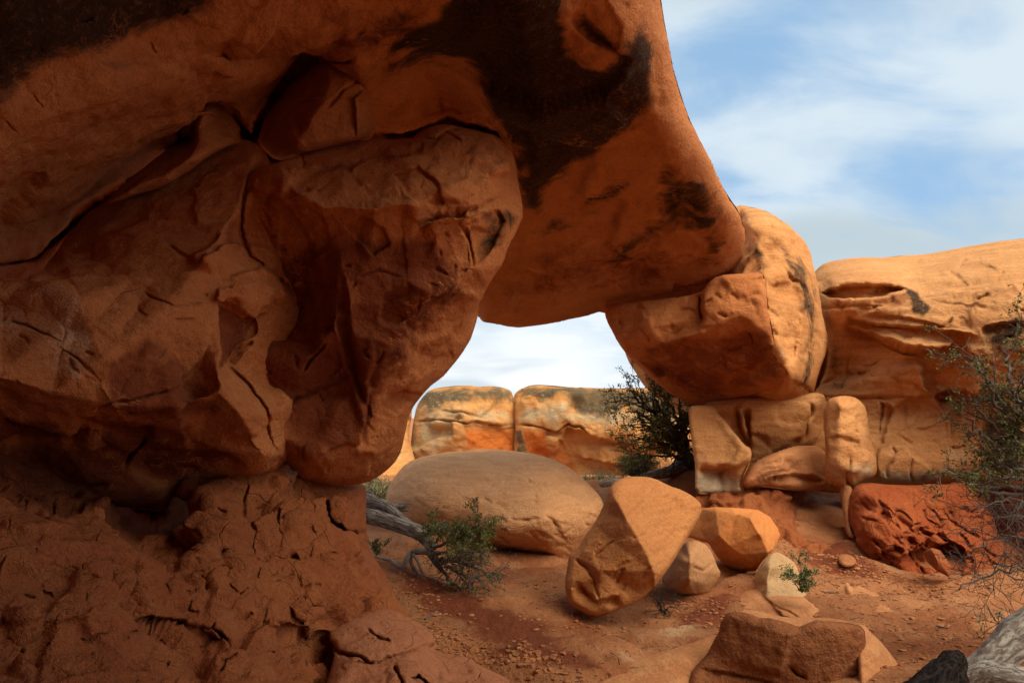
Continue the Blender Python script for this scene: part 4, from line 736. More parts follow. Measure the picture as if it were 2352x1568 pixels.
# red mudstone base
rock('mudstone_slope',
     [(-900, 960), (-300, 985), (0, 1005), (60, 1040), (175, 1090), (300, 1090), (380, 1060), (480, 1020), (620, 1020), (660, 1040), (705, 1070), (770, 1090), (838, 1108), (842, 1140), (836, 1180), (840, 1220), (848, 1262), (872, 1300), (900, 1350), (925, 1395), (955, 1430), (992, 1480), (980, 1520), (1010, 1620), (1040, 1900), (-900, 1900)],
     [(0, 1060, 3.4), (-400, 1100, 2.6), (-900, 1200, 2.2), (90, 1130, 3.5), (200, 1170, 3.7), (350, 1170, 4.9), (440, 1150, 4.0), (560, 1100, 4.5), (650, 1090, 4.95), (740, 1120, 5.2), (835, 1130, 5.6), (840, 1250, 5.4), (500, 1250, 3.55), (640, 1250, 4.1), (730, 1180, 4.7), (760, 1300, 4.2), (650, 1400, 3.4), (860, 1330, 4.75),
      (920, 1420, 4.6), (960, 1500, 4.2), (820, 1440, 4.15), (600, 1568, 2.85), (900, 1600, 3.7), (300, 1300, 3.05), (350, 1420, 2.75), (0, 1260, 2.5), (0, 1400, 2.15), (150, 1440, 2.3), (0, 1568, 1.9), (300, 1568, 2.2), (1000, 1900, 2.2), (-900, 1900, 1.3), (300, 1900, 1.5)],
     M['mud'], 'red crumbly mudstone slope filling the lower left, beneath the slab and boulder', 'rock outcrop', scr=(420, 40, 60, 32, .05), rim=(.15, .18), thick=1.5, soft=2, seed=35, step=3.3, jitter=6,
     feats=[('bump', (345, 1160), (60, 28), 12, 1.5), ('step', [(140, 1160), (220, 1156), (300, 1162), (375, 1200), (400, 1230)], -.15, 70, 8), ('step', [(375, 1130), (400, 1180), (410, 1240), (450, 1260)], .2, 50, 8), ('crack', [(560, 1110), (570, 1180), (580, 1300)], 6, .10), ('crack', [(745, 1130), (755, 1180), (790, 1220), (830, 1225)], 9, .35),
            ('step', [(640, 1200), (700, 1210), (750, 1215), (790, 1225)], -.10, 60, 6), ('crack', [(655, 1390), (680, 1420), (720, 1450)], 7, .12), ('step', [(620, 1420), (700, 1440), (735, 1470), (760, 1440)], .12, 60, 7), ('crack', [(440, 1280), (500, 1320), (530, 1380)], 8, .15), ('chip', [(486, 1285), (505, 1268), (545, 1330), (545, 1352), (490, 1320), (478, 1300)], .22, 7),
            ('crack', [(200, 1360), (280, 1420), (400, 1425), (500, 1450), (530, 1480)], 7, .12), ('step', [(400, 1420), (460, 1440), (530, 1475)], .09, 50, 7), ('crack', [(170, 1290), (190, 1340), (180, 1400)], 6, .10), ('crack', [(380, 1300), (370, 1360), (380, 1380)], 5, .10), ('crack', [(235, 1240), (250, 1290), (230, 1360)], 5, .08),
            ('crack', [(610, 1180), (625, 1240), (640, 1260)], 6, .12), ('step', [(640, 1285), (700, 1280), (750, 1290)], .10, 30, 5), ('chip', [(640, 1290), (740, 1280), (760, 1296), (690, 1312)], .08, 5), ('step', [(0, 1400), (120, 1410), (240, 1440), (330, 1400)], -.12, 60, 10)],
     noise=((.9, .07), (.3, .035), (.08, .008)), mud=(.5, .085, (1, 1, 1.7), 1.0, .12), mud2=(.19, .036, (1, 1, 1.9), 1.0, .3),
     paint=[('b', [(-100, 1000), (160, 1080), (380, 1120), (300, 1180), (0, 1160)], 50, .6), ('g', [(620, 1060), (660, 1080), (680, 1120), (640, 1130)], 20, .6)])
rock('cracked_ledge', [(752, 1460), (775, 1440), (800, 1426), (862, 1403), (905, 1403), (930, 1412), (985, 1448), (1002, 1475), (985, 1490), (1010, 1500), (1070, 1508), (1110, 1530), (1170, 1560), (1260, 1620), (1330, 1800), (700, 1900), (730, 1620), (760, 1540), (770, 1490)],
     [(870, 1412, 4.05), (985, 1465, 3.95), (1000, 1500, 3.85), (1110, 1540, 3.7), (1180, 1568, 3.6), (850, 1480, 3.5), (850, 1568, 3.1), (765, 1460, 3.6), (1250, 1700, 2.9), (750, 1850, 2.3), (950, 1530, 3.4)], M['ledge'],
     'low cracked pinkish rock ledge at the foot of the mudstone slope, bottom centre', 'rock ledge', scr=(60, 20, 50, 36, .03), rim=(.12, .16), thick=.8, soft=2, seed=36, step=3.5, jitter=5,
     feats=[('crack', [(755, 1480), (780, 1500), (820, 1505), (860, 1530)], 6, .12), ('crack', [(800, 1530), (870, 1520), (920, 1500), (990, 1478)], 5, .10), ('crack', [(905, 1520), (915, 1560), (930, 1600)], 6, .14), ('crack', [(840, 1440), (870, 1470), (900, 1480)], 6, .10), ('step', [(930, 1560), (960, 1545), (1000, 1580)], .15, 30, 5)],
     noise=((.5, .03), (.15, .014)), mud=(.26, .03, (1, 1, 1.3), 1.0, .5))

# ------------------------------------------------------------------ boulders
rock('boulder', [(887, 1140), (892, 1118), (908, 1090), (935, 1062), (980, 1045), (1050, 1036), (1125, 1031), (1195, 1036), (1255, 1048), (1310, 1074), (1350, 1108), (1378, 1138), (1389, 1162), (1380, 1195), (1345, 1240), (1322, 1275), (1310, 1302), (1301, 1335), (1255, 1318), (1190, 1295), (1130, 1268), (1055, 1242), (980, 1220), (925, 1200), (895, 1175)],
     [(1130, 1045, 9.5), (950, 1080, 8.8), (895, 1150, 8.3), (1150, 1120, 8.0), (1000, 1150, 7.75), (1250, 1180, 7.05), (1380, 1165, 7.6), (1340, 1110, 8.3), (1305, 1310, 7.3), (1160, 1230, 6.85), (1050, 1215, 7.3), (1240, 1300, 7.4)], M['boulder'],
     'very large rounded oval boulder with fine curved striations, filling the arch opening', 'boulder', scr=(150, 12, 14, 42, .035), rim=(.55, .85), thick=2.4, soft=4, seed=41, step=3, jitter=2,
     feats=[('line', [(930, 1090), (1010, 1110), (1100, 1150), (1180, 1160)], 25, .05), ('step', [(1080, 1225), (1180, 1255), (1290, 1285)], .12, 60, 14), ('crack', [(1240, 1105), (1270, 1115), (1300, 1105)], 3, .02), ('bump', (1230, 1270), (40, 12), 10, .12)],
     noise=((1.2, .04), (.3, .010)), lam=(.075, .013, (.35, 0, 1)), paint=[('r', [(1150, 1255), (1200, 1250), (1290, 1290), (1280, 1310), (1190, 1290)], 24, .5), ('b', [(930, 1130), (1040, 1180), (1300, 1260), (1290, 1330), (1050, 1250), (890, 1180)], 60, .3)])
rock('boulder', [(1322, 1265), (1345, 1228), (1370, 1195), (1388, 1160), (1400, 1122), (1412, 1106), (1435, 1096), (1465, 1093), (1500, 1097), (1530, 1112), (1570, 1127), (1600, 1146), (1613, 1164), (1602, 1198), (1572, 1245), (1546, 1290), (1515, 1332), (1490, 1361), (1450, 1387), (1400, 1407), (1360, 1417), (1330, 1402), (1301, 1383), (1297, 1340), (1304, 1302), (1308, 1272)],
     [(1322, 1270, 5.42), (1390, 1170, 5.65), (1465, 1098, 5.9), (1600, 1155, 5.85), (1570, 1230, 5.5), (1500, 1355, 4.98), (1400, 1400, 4.88), (1305, 1370, 5.12), (1380, 1310, 5.05), (1345, 1335, 5.1), (1430, 1260, 5.06)], M['tall'],
     'tall tilted boulder with a curved ridge between its two faces, leaning against the oval boulder', 'boulder', scr=(34, -40, 20, 34, .018), rim=(.07, .12), thick=1.0, soft=0, seed=42, step=3, jitter=2,
     ridges=[[(1405, 1130, 5.55), (1420, 1156, 5.35), (1440, 1195, 5.15), (1462, 1230, 5.0), (1485, 1270, 4.92), (1500, 1312, 4.86), (1504, 1345, 4.84)], [(1330, 1280, 5.36), (1362, 1312, 5.14), (1372, 1372, 4.98)]],
     feats=[('step', [(1322, 1280), (1350, 1240), (1375, 1232), (1390, 1250)], -.05, 60, 4), ('crack', [(1320, 1285), (1345, 1300), (1365, 1330)], 6, .07), ('crack', [(1355, 1290), (1385, 1262), (1420, 1235)], 4, .04), ('step', [(1330, 1330), (1370, 1375), (1430, 1360)], .07, 40, 6), ('bump', (1350, 1350), (30, 20), -30, .06), ('crack', [(1365, 1330), (1375, 1375)], 4, .04)],
     noise=((.7, .025), (.2, .010)), lam=(.045, .006, (-.5, 0, 1)))
rock('boulder', [(1577, 1232), (1584, 1205), (1592, 1183), (1610, 1166), (1645, 1164), (1681, 1165), (1741, 1171), (1769, 1187), (1787, 1213), (1792, 1229), (1777, 1262), (1750, 1288), (1736, 1310), (1705, 1313), (1663, 1297), (1642, 1271), (1628, 1247)],
     [(1580, 1230, 6.9), (1612, 1170, 6.9), (1741, 1173, 6.85), (1790, 1228, 6.7), (1734, 1308, 6.45), (1665, 1292, 6.5), (1610, 1215, 6.75)], M['orange'],
     'angular orange boulder with a flat front face, just right of the tall tilted boulder', 'boulder', rim=(.03, .05), thick=.9, soft=0, seed=43, step=2.6, smooth=0, jitter=1.5,
     ridges=[[(1645, 1176, 6.55), (1690, 1180, 6.4), (1723, 1187, 6.3), (1745, 1225, 6.2), (1765, 1268, 6.2), (1734, 1300, 6.3)], [(1645, 1176, 6.55), (1648, 1205, 6.42), (1651, 1229, 6.35), (1674, 1254, 6.28), (1705, 1276, 6.25), (1734, 1300, 6.3)]],
     feats=[('crack', [(1752, 1185), (1760, 1215), (1762, 1240)], 3, .03), ('step', [(1725, 1172), (1755, 1200), (1758, 1240)], -.03, 20, 3)], noise=((.4, .02), (.12, .006)))
rock('boulder', [(1519, 1330), (1530, 1306), (1545, 1270), (1572, 1245), (1600, 1239), (1628, 1255), (1640, 1278), (1648, 1300), (1657, 1316), (1642, 1342), (1626, 1364), (1605, 1370), (1585, 1367), (1560, 1367), (1535, 1354), (1524, 1342)],
     [(1525, 1330, 5.75), (1570, 1260, 5.9), (1630, 1270, 5.95), (1650, 1315, 5.9), (1575, 1310, 5.55), (1600, 1360, 5.65), (1550, 1350, 5.65)], M['tan'],
     'rounded tan boulder tucked beneath the orange boulder, touching the tall tilted one', 'boulder', rim=(.15, .25), thick=.6, soft=2, seed=44, step=2.6, jitter=2, ridges=[[(1575, 1250, 5.75), (1585, 1290, 5.5), (1582, 1330, 5.48), (1595, 1365, 5.6)]],
     feats=[('crack', [(1588, 1300), (1615, 1310), (1645, 1290)], 3, .04), ('crack', [(1582, 1330), (1570, 1350)], 3, .03)], noise=((.4, .03), (.12, .010)))
rock('pointed_rock', [(1722, 1350), (1735, 1320), (1752, 1290), (1772, 1270), (1785, 1267), (1805, 1277), (1830, 1298), (1838, 1325), (1850, 1360), (1880, 1395), (1900, 1440), (1800, 1440), (1750, 1400), (1730, 1375)],
     [(1730, 1345, 5.95), (1780, 1275, 6.1), (1830, 1310, 6.05), (1770, 1330, 5.7), (1840, 1370, 5.6), (1760, 1380, 5.5), (1850, 1420, 5.2)], M['white'],
     'pale whitish pointed rock poking from the sand below the orange boulder', 'rock', rim=(.14, .22), thick=.5, soft=2, seed=45, step=2.6, jitter=2, ridges=[[(1775, 1272, 5.95), (1768, 1300, 5.72), (1762, 1340, 5.62)]],
     feats=[('crack', [(1790, 1275), (1796, 1290), (1785, 1296)], 3, .03)], noise=((.4, .03), (.12, .012)), paint=[('b', [(1760, 1380), (1900, 1380), (1900, 1450), (1740, 1450)], 40, .0)])
rock('half_buried_rock', [(1684, 1392), (1695, 1370), (1718, 1352), (1760, 1356), (1810, 1366), (1860, 1372), (1890, 1395), (1902, 1430), (1890, 1470), (1800, 1470), (1700, 1440)],
     [(1690, 1395, 5.35), (1720, 1355, 5.75), (1870, 1375, 5.5), (1800, 1400, 5.15), (1900, 1440, 5.0), (1720, 1440, 4.95)], M['slab'], 'low buried slab at the foot of the pale pointed rock', 'rock', rim=(.12, .14), thick=.3, seed=46, step=2.6, noise=((.4, .03), (.1, .012)),
     feats=[('step', [(1740, 1352), (1775, 1385), (1800, 1415), (1830, 1430)], .08, 40, 5), ('crack', [(1770, 1385), (1800, 1400), (1840, 1420)], 5, .06)])
rock('half_buried_rock', [(1924, 1390), (1926, 1350), (1940, 1332), (1965, 1338), (2000, 1358), (2040, 1375), (2070, 1405), (2092, 1425), (2088, 1450), (2000, 1460), (1950, 1430)],
     [(1928, 1345, 6.2), (1960, 1345, 6.1), (2080, 1425, 5.2), (1940, 1400, 5.6), (2020, 1400, 5.35), (2000, 1445, 5.1)], M['slab'], 'buried sandy slab tapering to a peak, right of the small green plant', 'rock', rim=(.1, .12), thick=.3, seed=47, step=2.6, noise=((.4, .03), (.1, .012)), ridges=[[(1942, 1335, 6.05), (1955, 1365, 5.75), (1965, 1400, 5.45), (2000, 1440, 5.1)]])
rock('half_buried_rock', [(1320, 1600), (1360, 1556), (1420, 1526), (1500, 1500), (1575, 1482), (1630, 1458), (1668, 1452), (1690, 1500), (1650, 1560), (1600, 1720), (1280, 1720)], [(1640, 1462, 4.45), (1500, 1506, 4.2), (1400, 1568, 3.9), (1600, 1568, 4.0), (1560, 1500, 4.2), (1400, 1700, 3.2), (1660, 1520, 4.15)], M['slab'], 'smooth low rock shelf running left from the brown block toward the sand', 'rock', rim=(.10, .10), thick=.4, seed=56, step=2.8, scr=(20, 5, 15, 40, .01), noise=((.5, .03), (.12, .010)))
rock('half_buried_rock', [(1148, 1460), (1170, 1456), (1200, 1466), (1228, 1484), (1250, 1512), (1215, 1522), (1180, 1500), (1160, 1482)], [(1155, 1462, 4.75), (1225, 1485, 4.5), (1240, 1512, 4.3), (1170, 1490, 4.5)], M['slab'], 'small flat rock patch in the dark red soil, bottom centre', 'rock', rim=(.05, .05), thick=.2, seed=57, step=2.4, noise=((.3, .02), (.1, .01)))
rock('low_dome', [(2196, 1432), (2212, 1415), (2240, 1402), (2285, 1396), (2340, 1396), (2420, 1404), (2470, 1450), (2400, 1462), (2320, 1456), (2240, 1457), (2210, 1447)],
     [(2200, 1435, 4.95), (2280, 1400, 5.2), (2400, 1410, 5.0), (2280, 1440, 4.75), (2400, 1450, 4.65)], M['slab'], 'low rounded striped rock by the right edge above the driftwood', 'rock', rim=(.12, .16), thick=.35, seed=48, step=2.6, feats=[('crack', [(2205, 1440), (2230, 1455)], 5, .08)], lam=(.05, .010, (.5, 0, 1)), noise=((.4, .02),))
rock('stone', [(2255, 1386), (2262, 1376), (2285, 1368), (2310, 1372), (2335, 1388), (2300, 1390)], [(2260, 1385, 5.6), (2300, 1372, 5.7), (2330, 1388, 5.5)], M['tan'], 'flat grey-brown stone lying just behind the low striped rock', 'stone', rim=(.05, .06), thick=.15, seed=49, step=2.2, noise=((.2, .01),))
rock('stone', [(2305, 1370), (2312, 1352), (2340, 1348), (2400, 1352), (2410, 1385), (2340, 1386)], [(2310, 1370, 5.7), (2350, 1352, 5.8), (2390, 1380, 5.6)], M['slab'], 'blocky sandstone lump at the right edge under the bare twigs', 'stone', rim=(.06, .08), thick=.2, seed=50, step=2.2, noise=((.2, .015),))
rock('stone', [(1922, 1280), (1930, 1272), (1948, 1271), (1965, 1280), (1968, 1296), (1950, 1302), (1930, 1296)], [(1925, 1285, 6.75), (1948, 1274, 6.85), (1962, 1295, 6.65)], M['grav'], 'small half-buried round stone left of the deep-red mudstone outcrop', 'stone', rim=(.06, .08), thick=.15, seed=51, step=2.2, noise=((.2, .01),))
rock('stone', [(2120, 1268), (2140, 1258), (2160, 1264), (2185, 1300), (2180, 1325), (2150, 1310), (2130, 1290)], [(2125, 1272, 6.25), (2160, 1268, 6.25), (2180, 1310, 6.15), (2145, 1290, 6.1)], M['mud'], 'angular broken stone lodged under the front lip of the mudstone outcrop', 'stone', rim=(.04, .06), thick=.2, seed=52, step=2.2, smooth=0, soft=0, ridges=[[(2140, 1262, 6.1), (2152, 1285, 6.0), (2180, 1318, 6.1)]], noise=((.2, .01),))
rock('sandstone_block', [(1640, 1470), (1652, 1450), (1656, 1425), (1664, 1412), (1677, 1404), (1690, 1405), (1712, 1407), (1728, 1411), (1741, 1418), (1770, 1420), (1797, 1426), (1818, 1434), (1833, 1441), (1850, 1434), (1875, 1425), (1910, 1426), (1950, 1431), (1977, 1437), (1986, 1450), (1989, 1480), (1995, 1517), (2004, 1568), (2020, 1900), (1540, 1900), (1560, 1640), (1572, 1580), (1590, 1540), (1625, 1500)],
     [(1660, 1430, 4.1), (1800, 1430, 3.93), (1975, 1440, 3.98), (1700, 1500, 3.98), (1850, 1500, 3.88), (1990, 1568, 3.96), (1800, 1568, 3.9), (1600, 1568, 3.95), (1500, 1800, 3.7), (2000, 1800, 3.8), (1620, 1500, 4.1)], M['block'],
     'broad brown sandstone block with a ragged notched top edge, bottom right of centre', 'rock block', scr=(26, 8, 12, 30, .006), rim=(.05, .07), thick=.6, soft=1, seed=53, step=2.8, smooth=0, jitter=3,
     feats=[('crack', [(1812, 1530), (1830, 1548), (1850, 1555)], 5, .05), ('step', [(1833, 1443), (1815, 1500), (1800, 1560)], -.05, 80, 14), ('step', [(1600, 1530), (1700, 1545), (1800, 1568)], .03, 20, 4)],
     noise=((.5, .03), (.13, .014), (.05, .005)))
rock('sandstone_block', [(1968, 1432), (1985, 1434), (2000, 1452), (2020, 1470), (2048, 1502), (2075, 1545), (2095, 1580), (2200, 1900), (1990, 1900), (1975, 1600), (1970, 1500)],
     [(1975, 1440, 4.1), (1985, 1500, 3.95), (2000, 1568, 3.8), (2050, 1510, 4.15), (2090, 1568, 3.9), (2020, 1475, 4.2), (2100, 1850, 3.0)], M['slab'], 'sandy sloping stone against the right side of the brown block', 'rock block', rim=(.08, .12), thick=.4, seed=54, step=2.8, noise=((.3, .02), (.1, .01)), lam=(.05, .008, (.5, 0, 1)))
rock('sandstone_block', [(1690, 1408), (1716, 1398), (1760, 1408), (1800, 1416), (1860, 1418), (1900, 1416), (1950, 1424), (1990, 1438), (1975, 1460), (1850, 1470), (1740, 1450), (1700, 1430)],
     [(1700, 1405, 4.5), (1800, 1416, 4.55), (1900, 1418, 4.5), (1985, 1438, 4.35), (1850, 1450, 4.3), (1740, 1430, 4.35)], M['slab'], 'pale sandy step showing just behind the notch of the brown block', 'rock block', rim=(.06, .06), thick=.3, seed=55, step=2.8, noise=((.3, .02),))

# ------------------------------------------------------------------ wood and plants
def tube(pts, rad, sides=6, seed=0, rough=0.0):
    """swept tube; returns verts, quads, uv-ready"""
    pts = np.asarray(pts, float); rad = np.asarray(rad, float); n = len(pts)
    tang = np.gradient(pts, axis=0); tang /= np.linalg.norm(tang, axis=1, keepdims=True) + 1e-9
    up = np.array([0.13, 0.21, 1.0]); a = np.cross(tang, up); a /= np.linalg.norm(a, axis=1, keepdims=True) + 1e-9; b = np.cross(tang, a)
    th = np.linspace(0, 2 * np.pi, sides, endpoint=False)
    R = rad[:, None] * np.ones((n, sides))
    if rough:
        L = np.concatenate([[0], np.cumsum(np.linalg.norm(np.diff(pts, axis=0), axis=1))])
        q = np.stack([np.repeat(np.cos(th)[None] * 2.2, n, 0), np.repeat(np.sin(th)[None] * 2.2, n, 0), np.repeat(L[:, None] * 3, sides, 1)], -1).reshape(-1, 3) + seed
        R = R * (1 + rough * 2 * fbm(q, 3, seed).reshape(n, sides) + rough * 1.2 * fbm(q * np.array([5, 5, .6]), 2, seed + 2).reshape(n, sides))
    V = pts[:, None] + R[..., None] * (np.cos(th)[None, :, None] * a[:, None] + np.sin(th)[None, :, None] * b[:, None])
    idx = np.arange(n * sides).reshape(n, sides); nx = np.roll(idx, -1, 1)
    Q = np.stack([idx[:-1], nx[:-1], nx[1:], idx[1:]], -1).reshape(-1, 4)
    V = V.reshape(-1, 3)
    caps = []
    for ring, c in ((idx[0], pts[0]), (idx[-1], pts[-1])):
        V = np.concatenate([V, [c]]); k = len(V) - 1
        for i in range(sides): caps.append((ring[i], ring[(i + 1) % sides], k, k))
    return V, Q, [(a_, b_, c_) for a_, b_, c_, _ in caps]
def spline(pts, n):
    pts = np.asarray(pts, float); m = len(pts); t = np.linspace(0, m - 1, n); out = []
    for x in t:
        i = min(int(x), m - 2); f = x - i; p0 = pts[max(i - 1, 0)]; p1 = pts[i]; p2 = pts[i + 1]; p3 = pts[min(i + 2, m - 1)]
        out.append(.5 * (2 * p1 + (p2 - p0) * f + (2 * p0 - 5 * p1 + 4 * p2 - p3) * f ** 2 + (3 * p1 - p0 - 3 * p2 + p3) * f ** 3))
    return np.array(out)
class Acc:
    def __init__(s): s.V = []; s.Q = []; s.T = []; s.n = 0
    def add(s, V, Q=(), T=()):
        s.V.append(np.asarray(V, float)); 
        if len(Q): s.Q.append(np.asarray(Q) + s.n)
        if len(T): s.T.append(np.asarray(T) + s.n)
        s.n += len(V)
    def build(s, name, mat, parent=None, smooth=True, origin=None):
        V = np.concatenate(s.V); Q = np.concatenate(s.Q) if s.Q else None; T = np.concatenate(s.T) if s.T else None
        return mesh_obj(name, V, Q, mat, parent, None, smooth, origin, T)
def log_mesh(acc, pts, rad, sides=22, n=60, seed=0, rough=.18, wob=0.0):
    """pts are (u, v, d); rad in metres at each"""
    W = P(*[np.array([p[i] for p in pts]) for i in range(3)]); S = spline(W, n); R = np.interp(np.linspace(0, len(rad) - 1, n), range(len(rad)), rad)
    if wob: S = S + wob * np.stack([fbm(S * 6 + k * 9, 2, seed + k) for k in range(3)], -1)
    V, Q, T = tube(S, R, sides, seed, rough); acc.add(V, Q, T); return S
def add_uv(o, sides):
    me = o.data; uv = me.uv_layers.new(name='UVMap'); n = len(me.loops); vi = np.zeros(n, np.int32); me.loops.foreach_get('vertex_index', vi)
    co = np.zeros(len(me.vertices) * 3, np.float32); me.vertices.foreach_get('co', co); co = co.reshape(-1, 3)
    k = vi % sides; L = (vi // sides) * 0.05
    uv.data.foreach_set('uv', np.stack([k / sides, L], -1).astype(np.float32).ravel())
def grow(acc, lacc, start, dirn, length, r0, depth, rng, cfg):
    """a twig that wanders and forks; leaves near its end"""
    n = max(3, int(length / cfg['seg'])); p = np.array(start, float); d = np.array(dirn, float); d /= np.linalg.norm(d); P_ = [p.copy()]
    for i in range(n):
        d = d + rng.normal(0, cfg['wander'], 3) + np.array([0, 0, cfg['lift']]); d /= np.linalg.norm(d); p = p + d * length / n; P_.append(p.copy())
    P_ = np.array(P_); R = np.linspace(r0, max(r0 * .35, cfg['rmin']), n + 1); V, Q, T = tube(P_, R, 4 if r0 < .012 else 6); acc.add(V, Q, T)
    if depth > 0:
        for k in range(cfg['kids'][depth - 1]):
            j = rng.integers(max(1, n // 4), n + 1); dd = P_[j] - P_[j - 1]; dd /= np.linalg.norm(dd) + 1e-9; dd = dd + rng.normal(0, cfg['spread'], 3)
            grow(acc, lacc, P_[j], dd, length * rng.uniform(.35, .7), R[j] * .65, depth - 1, rng, cfg)
    if depth <= cfg['leafdepth'] and lacc is not None:
        for j in range(1, n + 1):
            if rng.random() > cfg['leafp'](P_[j]): continue
            for _ in range(cfg['nleaf']):
                c = P_[j] + rng.normal(0, cfg['ls'] * 1.2, 3); a = rng.normal(0, 1, 3); a /= np.linalg.norm(a); b = np.cross(a, rng.normal(0, 1, 3)); b /= np.linalg.norm(b) + 1e-9
                s = cfg['ls'] * rng.uniform(.6, 1.3); lacc.add([c - a * s, c + b * s * .45, c + a * s, c - b * s * .45], [(0, 1, 2, 3)])
def shrub(name, base, mains, cfg, twigm, leafm, label, cat, seed, group=None, r0=.03):
    """mains: lists of (u, v, d) for the main limbs; side twigs grow from them"""
    rng = np.random.default_rng(seed); e = tag(empty(name, base), label, cat, group)
    A = Acc(); L = Acc()
    for m in mains:
        W = P(*[np.array([p[i] for p in m[0]]) for i in range(3)]); n = 5 * len(W); S = spline(W, n); S[1:] += rng.normal(0, cfg.get('mw', .01), (n - 1, 3))
        r = m[1]; R = np.linspace(r, r * .3, n); V, Q, T = tube(S, R, 7, seed, .1); A.add(V, Q, T)
        for k in range(m[2]):
            j = int(rng.integers(int(n * m[3]), n)); dd = S[j] - S[j - 1]; dd /= np.linalg.norm(dd) + 1e-9; dd = dd + rng.normal(0, cfg['spread'], 3)
            grow(A, L, S[j], dd, cfg['len'] * rng.uniform(.5, 1.2), R[j] * .55, cfg['depth'], rng, cfg)
    b = A.build('branches', twigm, e); add_uv(b, 7)
    if L.n: L.build('leaves', leafm, e, smooth=False)
    return e
one = lambda p: 1.0
# fallen juniper log with a living shrubby branch, left of the oval boulder
e = tag(empty('fallen_log', P(930, 1205, 6.4)), 'grey weathered fallen tree trunk reaching from behind the left rock toward the oval boulder', 'fallen log')
A = Acc(); log_mesh(A, [(700, 1150, 7.2), (780, 1168, 6.9), (845, 1184, 6.6), (880, 1193, 6.5), (920, 1206, 6.35), (960, 1222, 6.2), (985, 1245, 6.1), (992, 1270, 6.0), (1015, 1310, 5.9)], [.10, .085, .074, .070, .066, .070, .055, .045, .02], 26, 90, 3, .16)
o = A.build('trunk', M['wood'], e); add_uv(o, 26)
A = Acc(); log_mesh(A, [(700, 1120, 7.6), (790, 1140, 7.2), (850, 1152, 6.9), (890, 1166, 6.75), (920, 1190, 6.55), (950, 1210, 6.35)], [.08, .085, .075, .055, .045, .03], 22, 70, 5, .2)
o = A.build('trunk', M['wood'], e); add_uv(o, 22)
A = Acc()
for s, pts, r in ((1, [(880, 1160, 6.8), (915, 1158, 6.75), (945, 1156, 6.7)], [.04, .022, .003]), (2, [(885, 1165, 6.8), (912, 1170, 6.75), (940, 1172, 6.7)], [.035, .025, .004]), (3, [(835, 1140, 7.0), (850, 1132, 6.95), (856, 1140, 6.9)], [.03, .03, .01]), (4, [(900, 1160, 6.75), (925, 1163, 6.72), (938, 1160, 6.7)], [.03, .02, .003])): log_mesh(A, pts, r, 10, 20, s, .3)
o = A.build('broken_stub', M['wood'], e); add_uv(o, 10)
A = Acc(); log_mesh(A, [(955, 1222, 6.2), (1000, 1218, 6.15), (1034, 1217, 6.1), (1060, 1224, 6.0), (1090, 1232, 5.9)], [.05, .040, .034, .025, .012], 16, 50, 8, .15); log_mesh(A, [(1000, 1222, 6.1), (1010, 1205, 6.1), (1022, 1194, 6.1)], [.02, .014, .004], 8, 14, 9, .2)
log_mesh(A, [(990, 1268, 6.0), (964, 1266, 6.0), (944, 1270, 6.0), (934, 1285, 5.95), (926, 1302, 5.95), (908, 1295, 6.0), (895, 1285, 6.05), (880, 1283, 6.1), (862, 1277, 6.2)], [.03, .028, .026, .022, .020, .019, .017, .013, .006], 12, 70, 10, .15)
log_mesh(A, [(942, 1275, 5.98), (945, 1295, 5.95), (960, 1320, 5.9), (985, 1336, 5.8), (1000, 1350, 5.75), (1022, 1360, 5.7), (1050, 1362, 5.65), (1078, 1356, 5.6)], [.022, .016, .014, .013, .013, .012, .010, .006], 10, 60, 11, .15)
log_mesh(A, [(948, 1272, 5.96), (960, 1290, 5.9), (972, 1322, 5.85)], [.014, .012, .008], 8, 24, 12, .15)
o = A.build('limb', M['wood'], e); add_uv(o, 12)
cfgA = dict(seg=.045, wander=.22, lift=.0, rmin=.0022, kids=[3, 4], spread=.75, leafdepth=1, leafp=lambda p: 1.0 if p[2] > .50 else .12, nleaf=6, ls=.0105, len=.24, depth=2, mw=.008)
shrub('living_branch', P(1000, 1290, 5.9), [([(990, 1262, 6.0), (1015, 1250, 5.9), (1045, 1235, 5.8), (1080, 1215, 5.75), (1105, 1200, 5.7)], .016, 12, .2), ([(992, 1270, 5.95), (1020, 1268, 5.8), (1060, 1262, 5.7), (1105, 1262, 5.65)], .018, 14, .2),
      ([(995, 1280, 5.95), (1025, 1300, 5.8), (1060, 1318, 5.7), (1110, 1330, 5.6)], .02, 13, .2), ([(1000, 1290, 5.9), (1030, 1325, 5.8), (1060, 1355, 5.7), (1085, 1370, 5.6)], .016, 8, .3), ([(1000, 1245, 6.0), (1010, 1225, 5.9), (1020, 1205, 5.9)], .010, 6, .3), ([(1010, 1285, 5.85), (1050, 1290, 5.7), (1090, 1300, 5.6), (1125, 1320, 5.55)], .015, 11, .3)],
      cfgA, M['greytwig'], M['leaf'], 'low leafy shrub with bare grey twigs tangled around the end of the fallen trunk', 'shrub', 11)
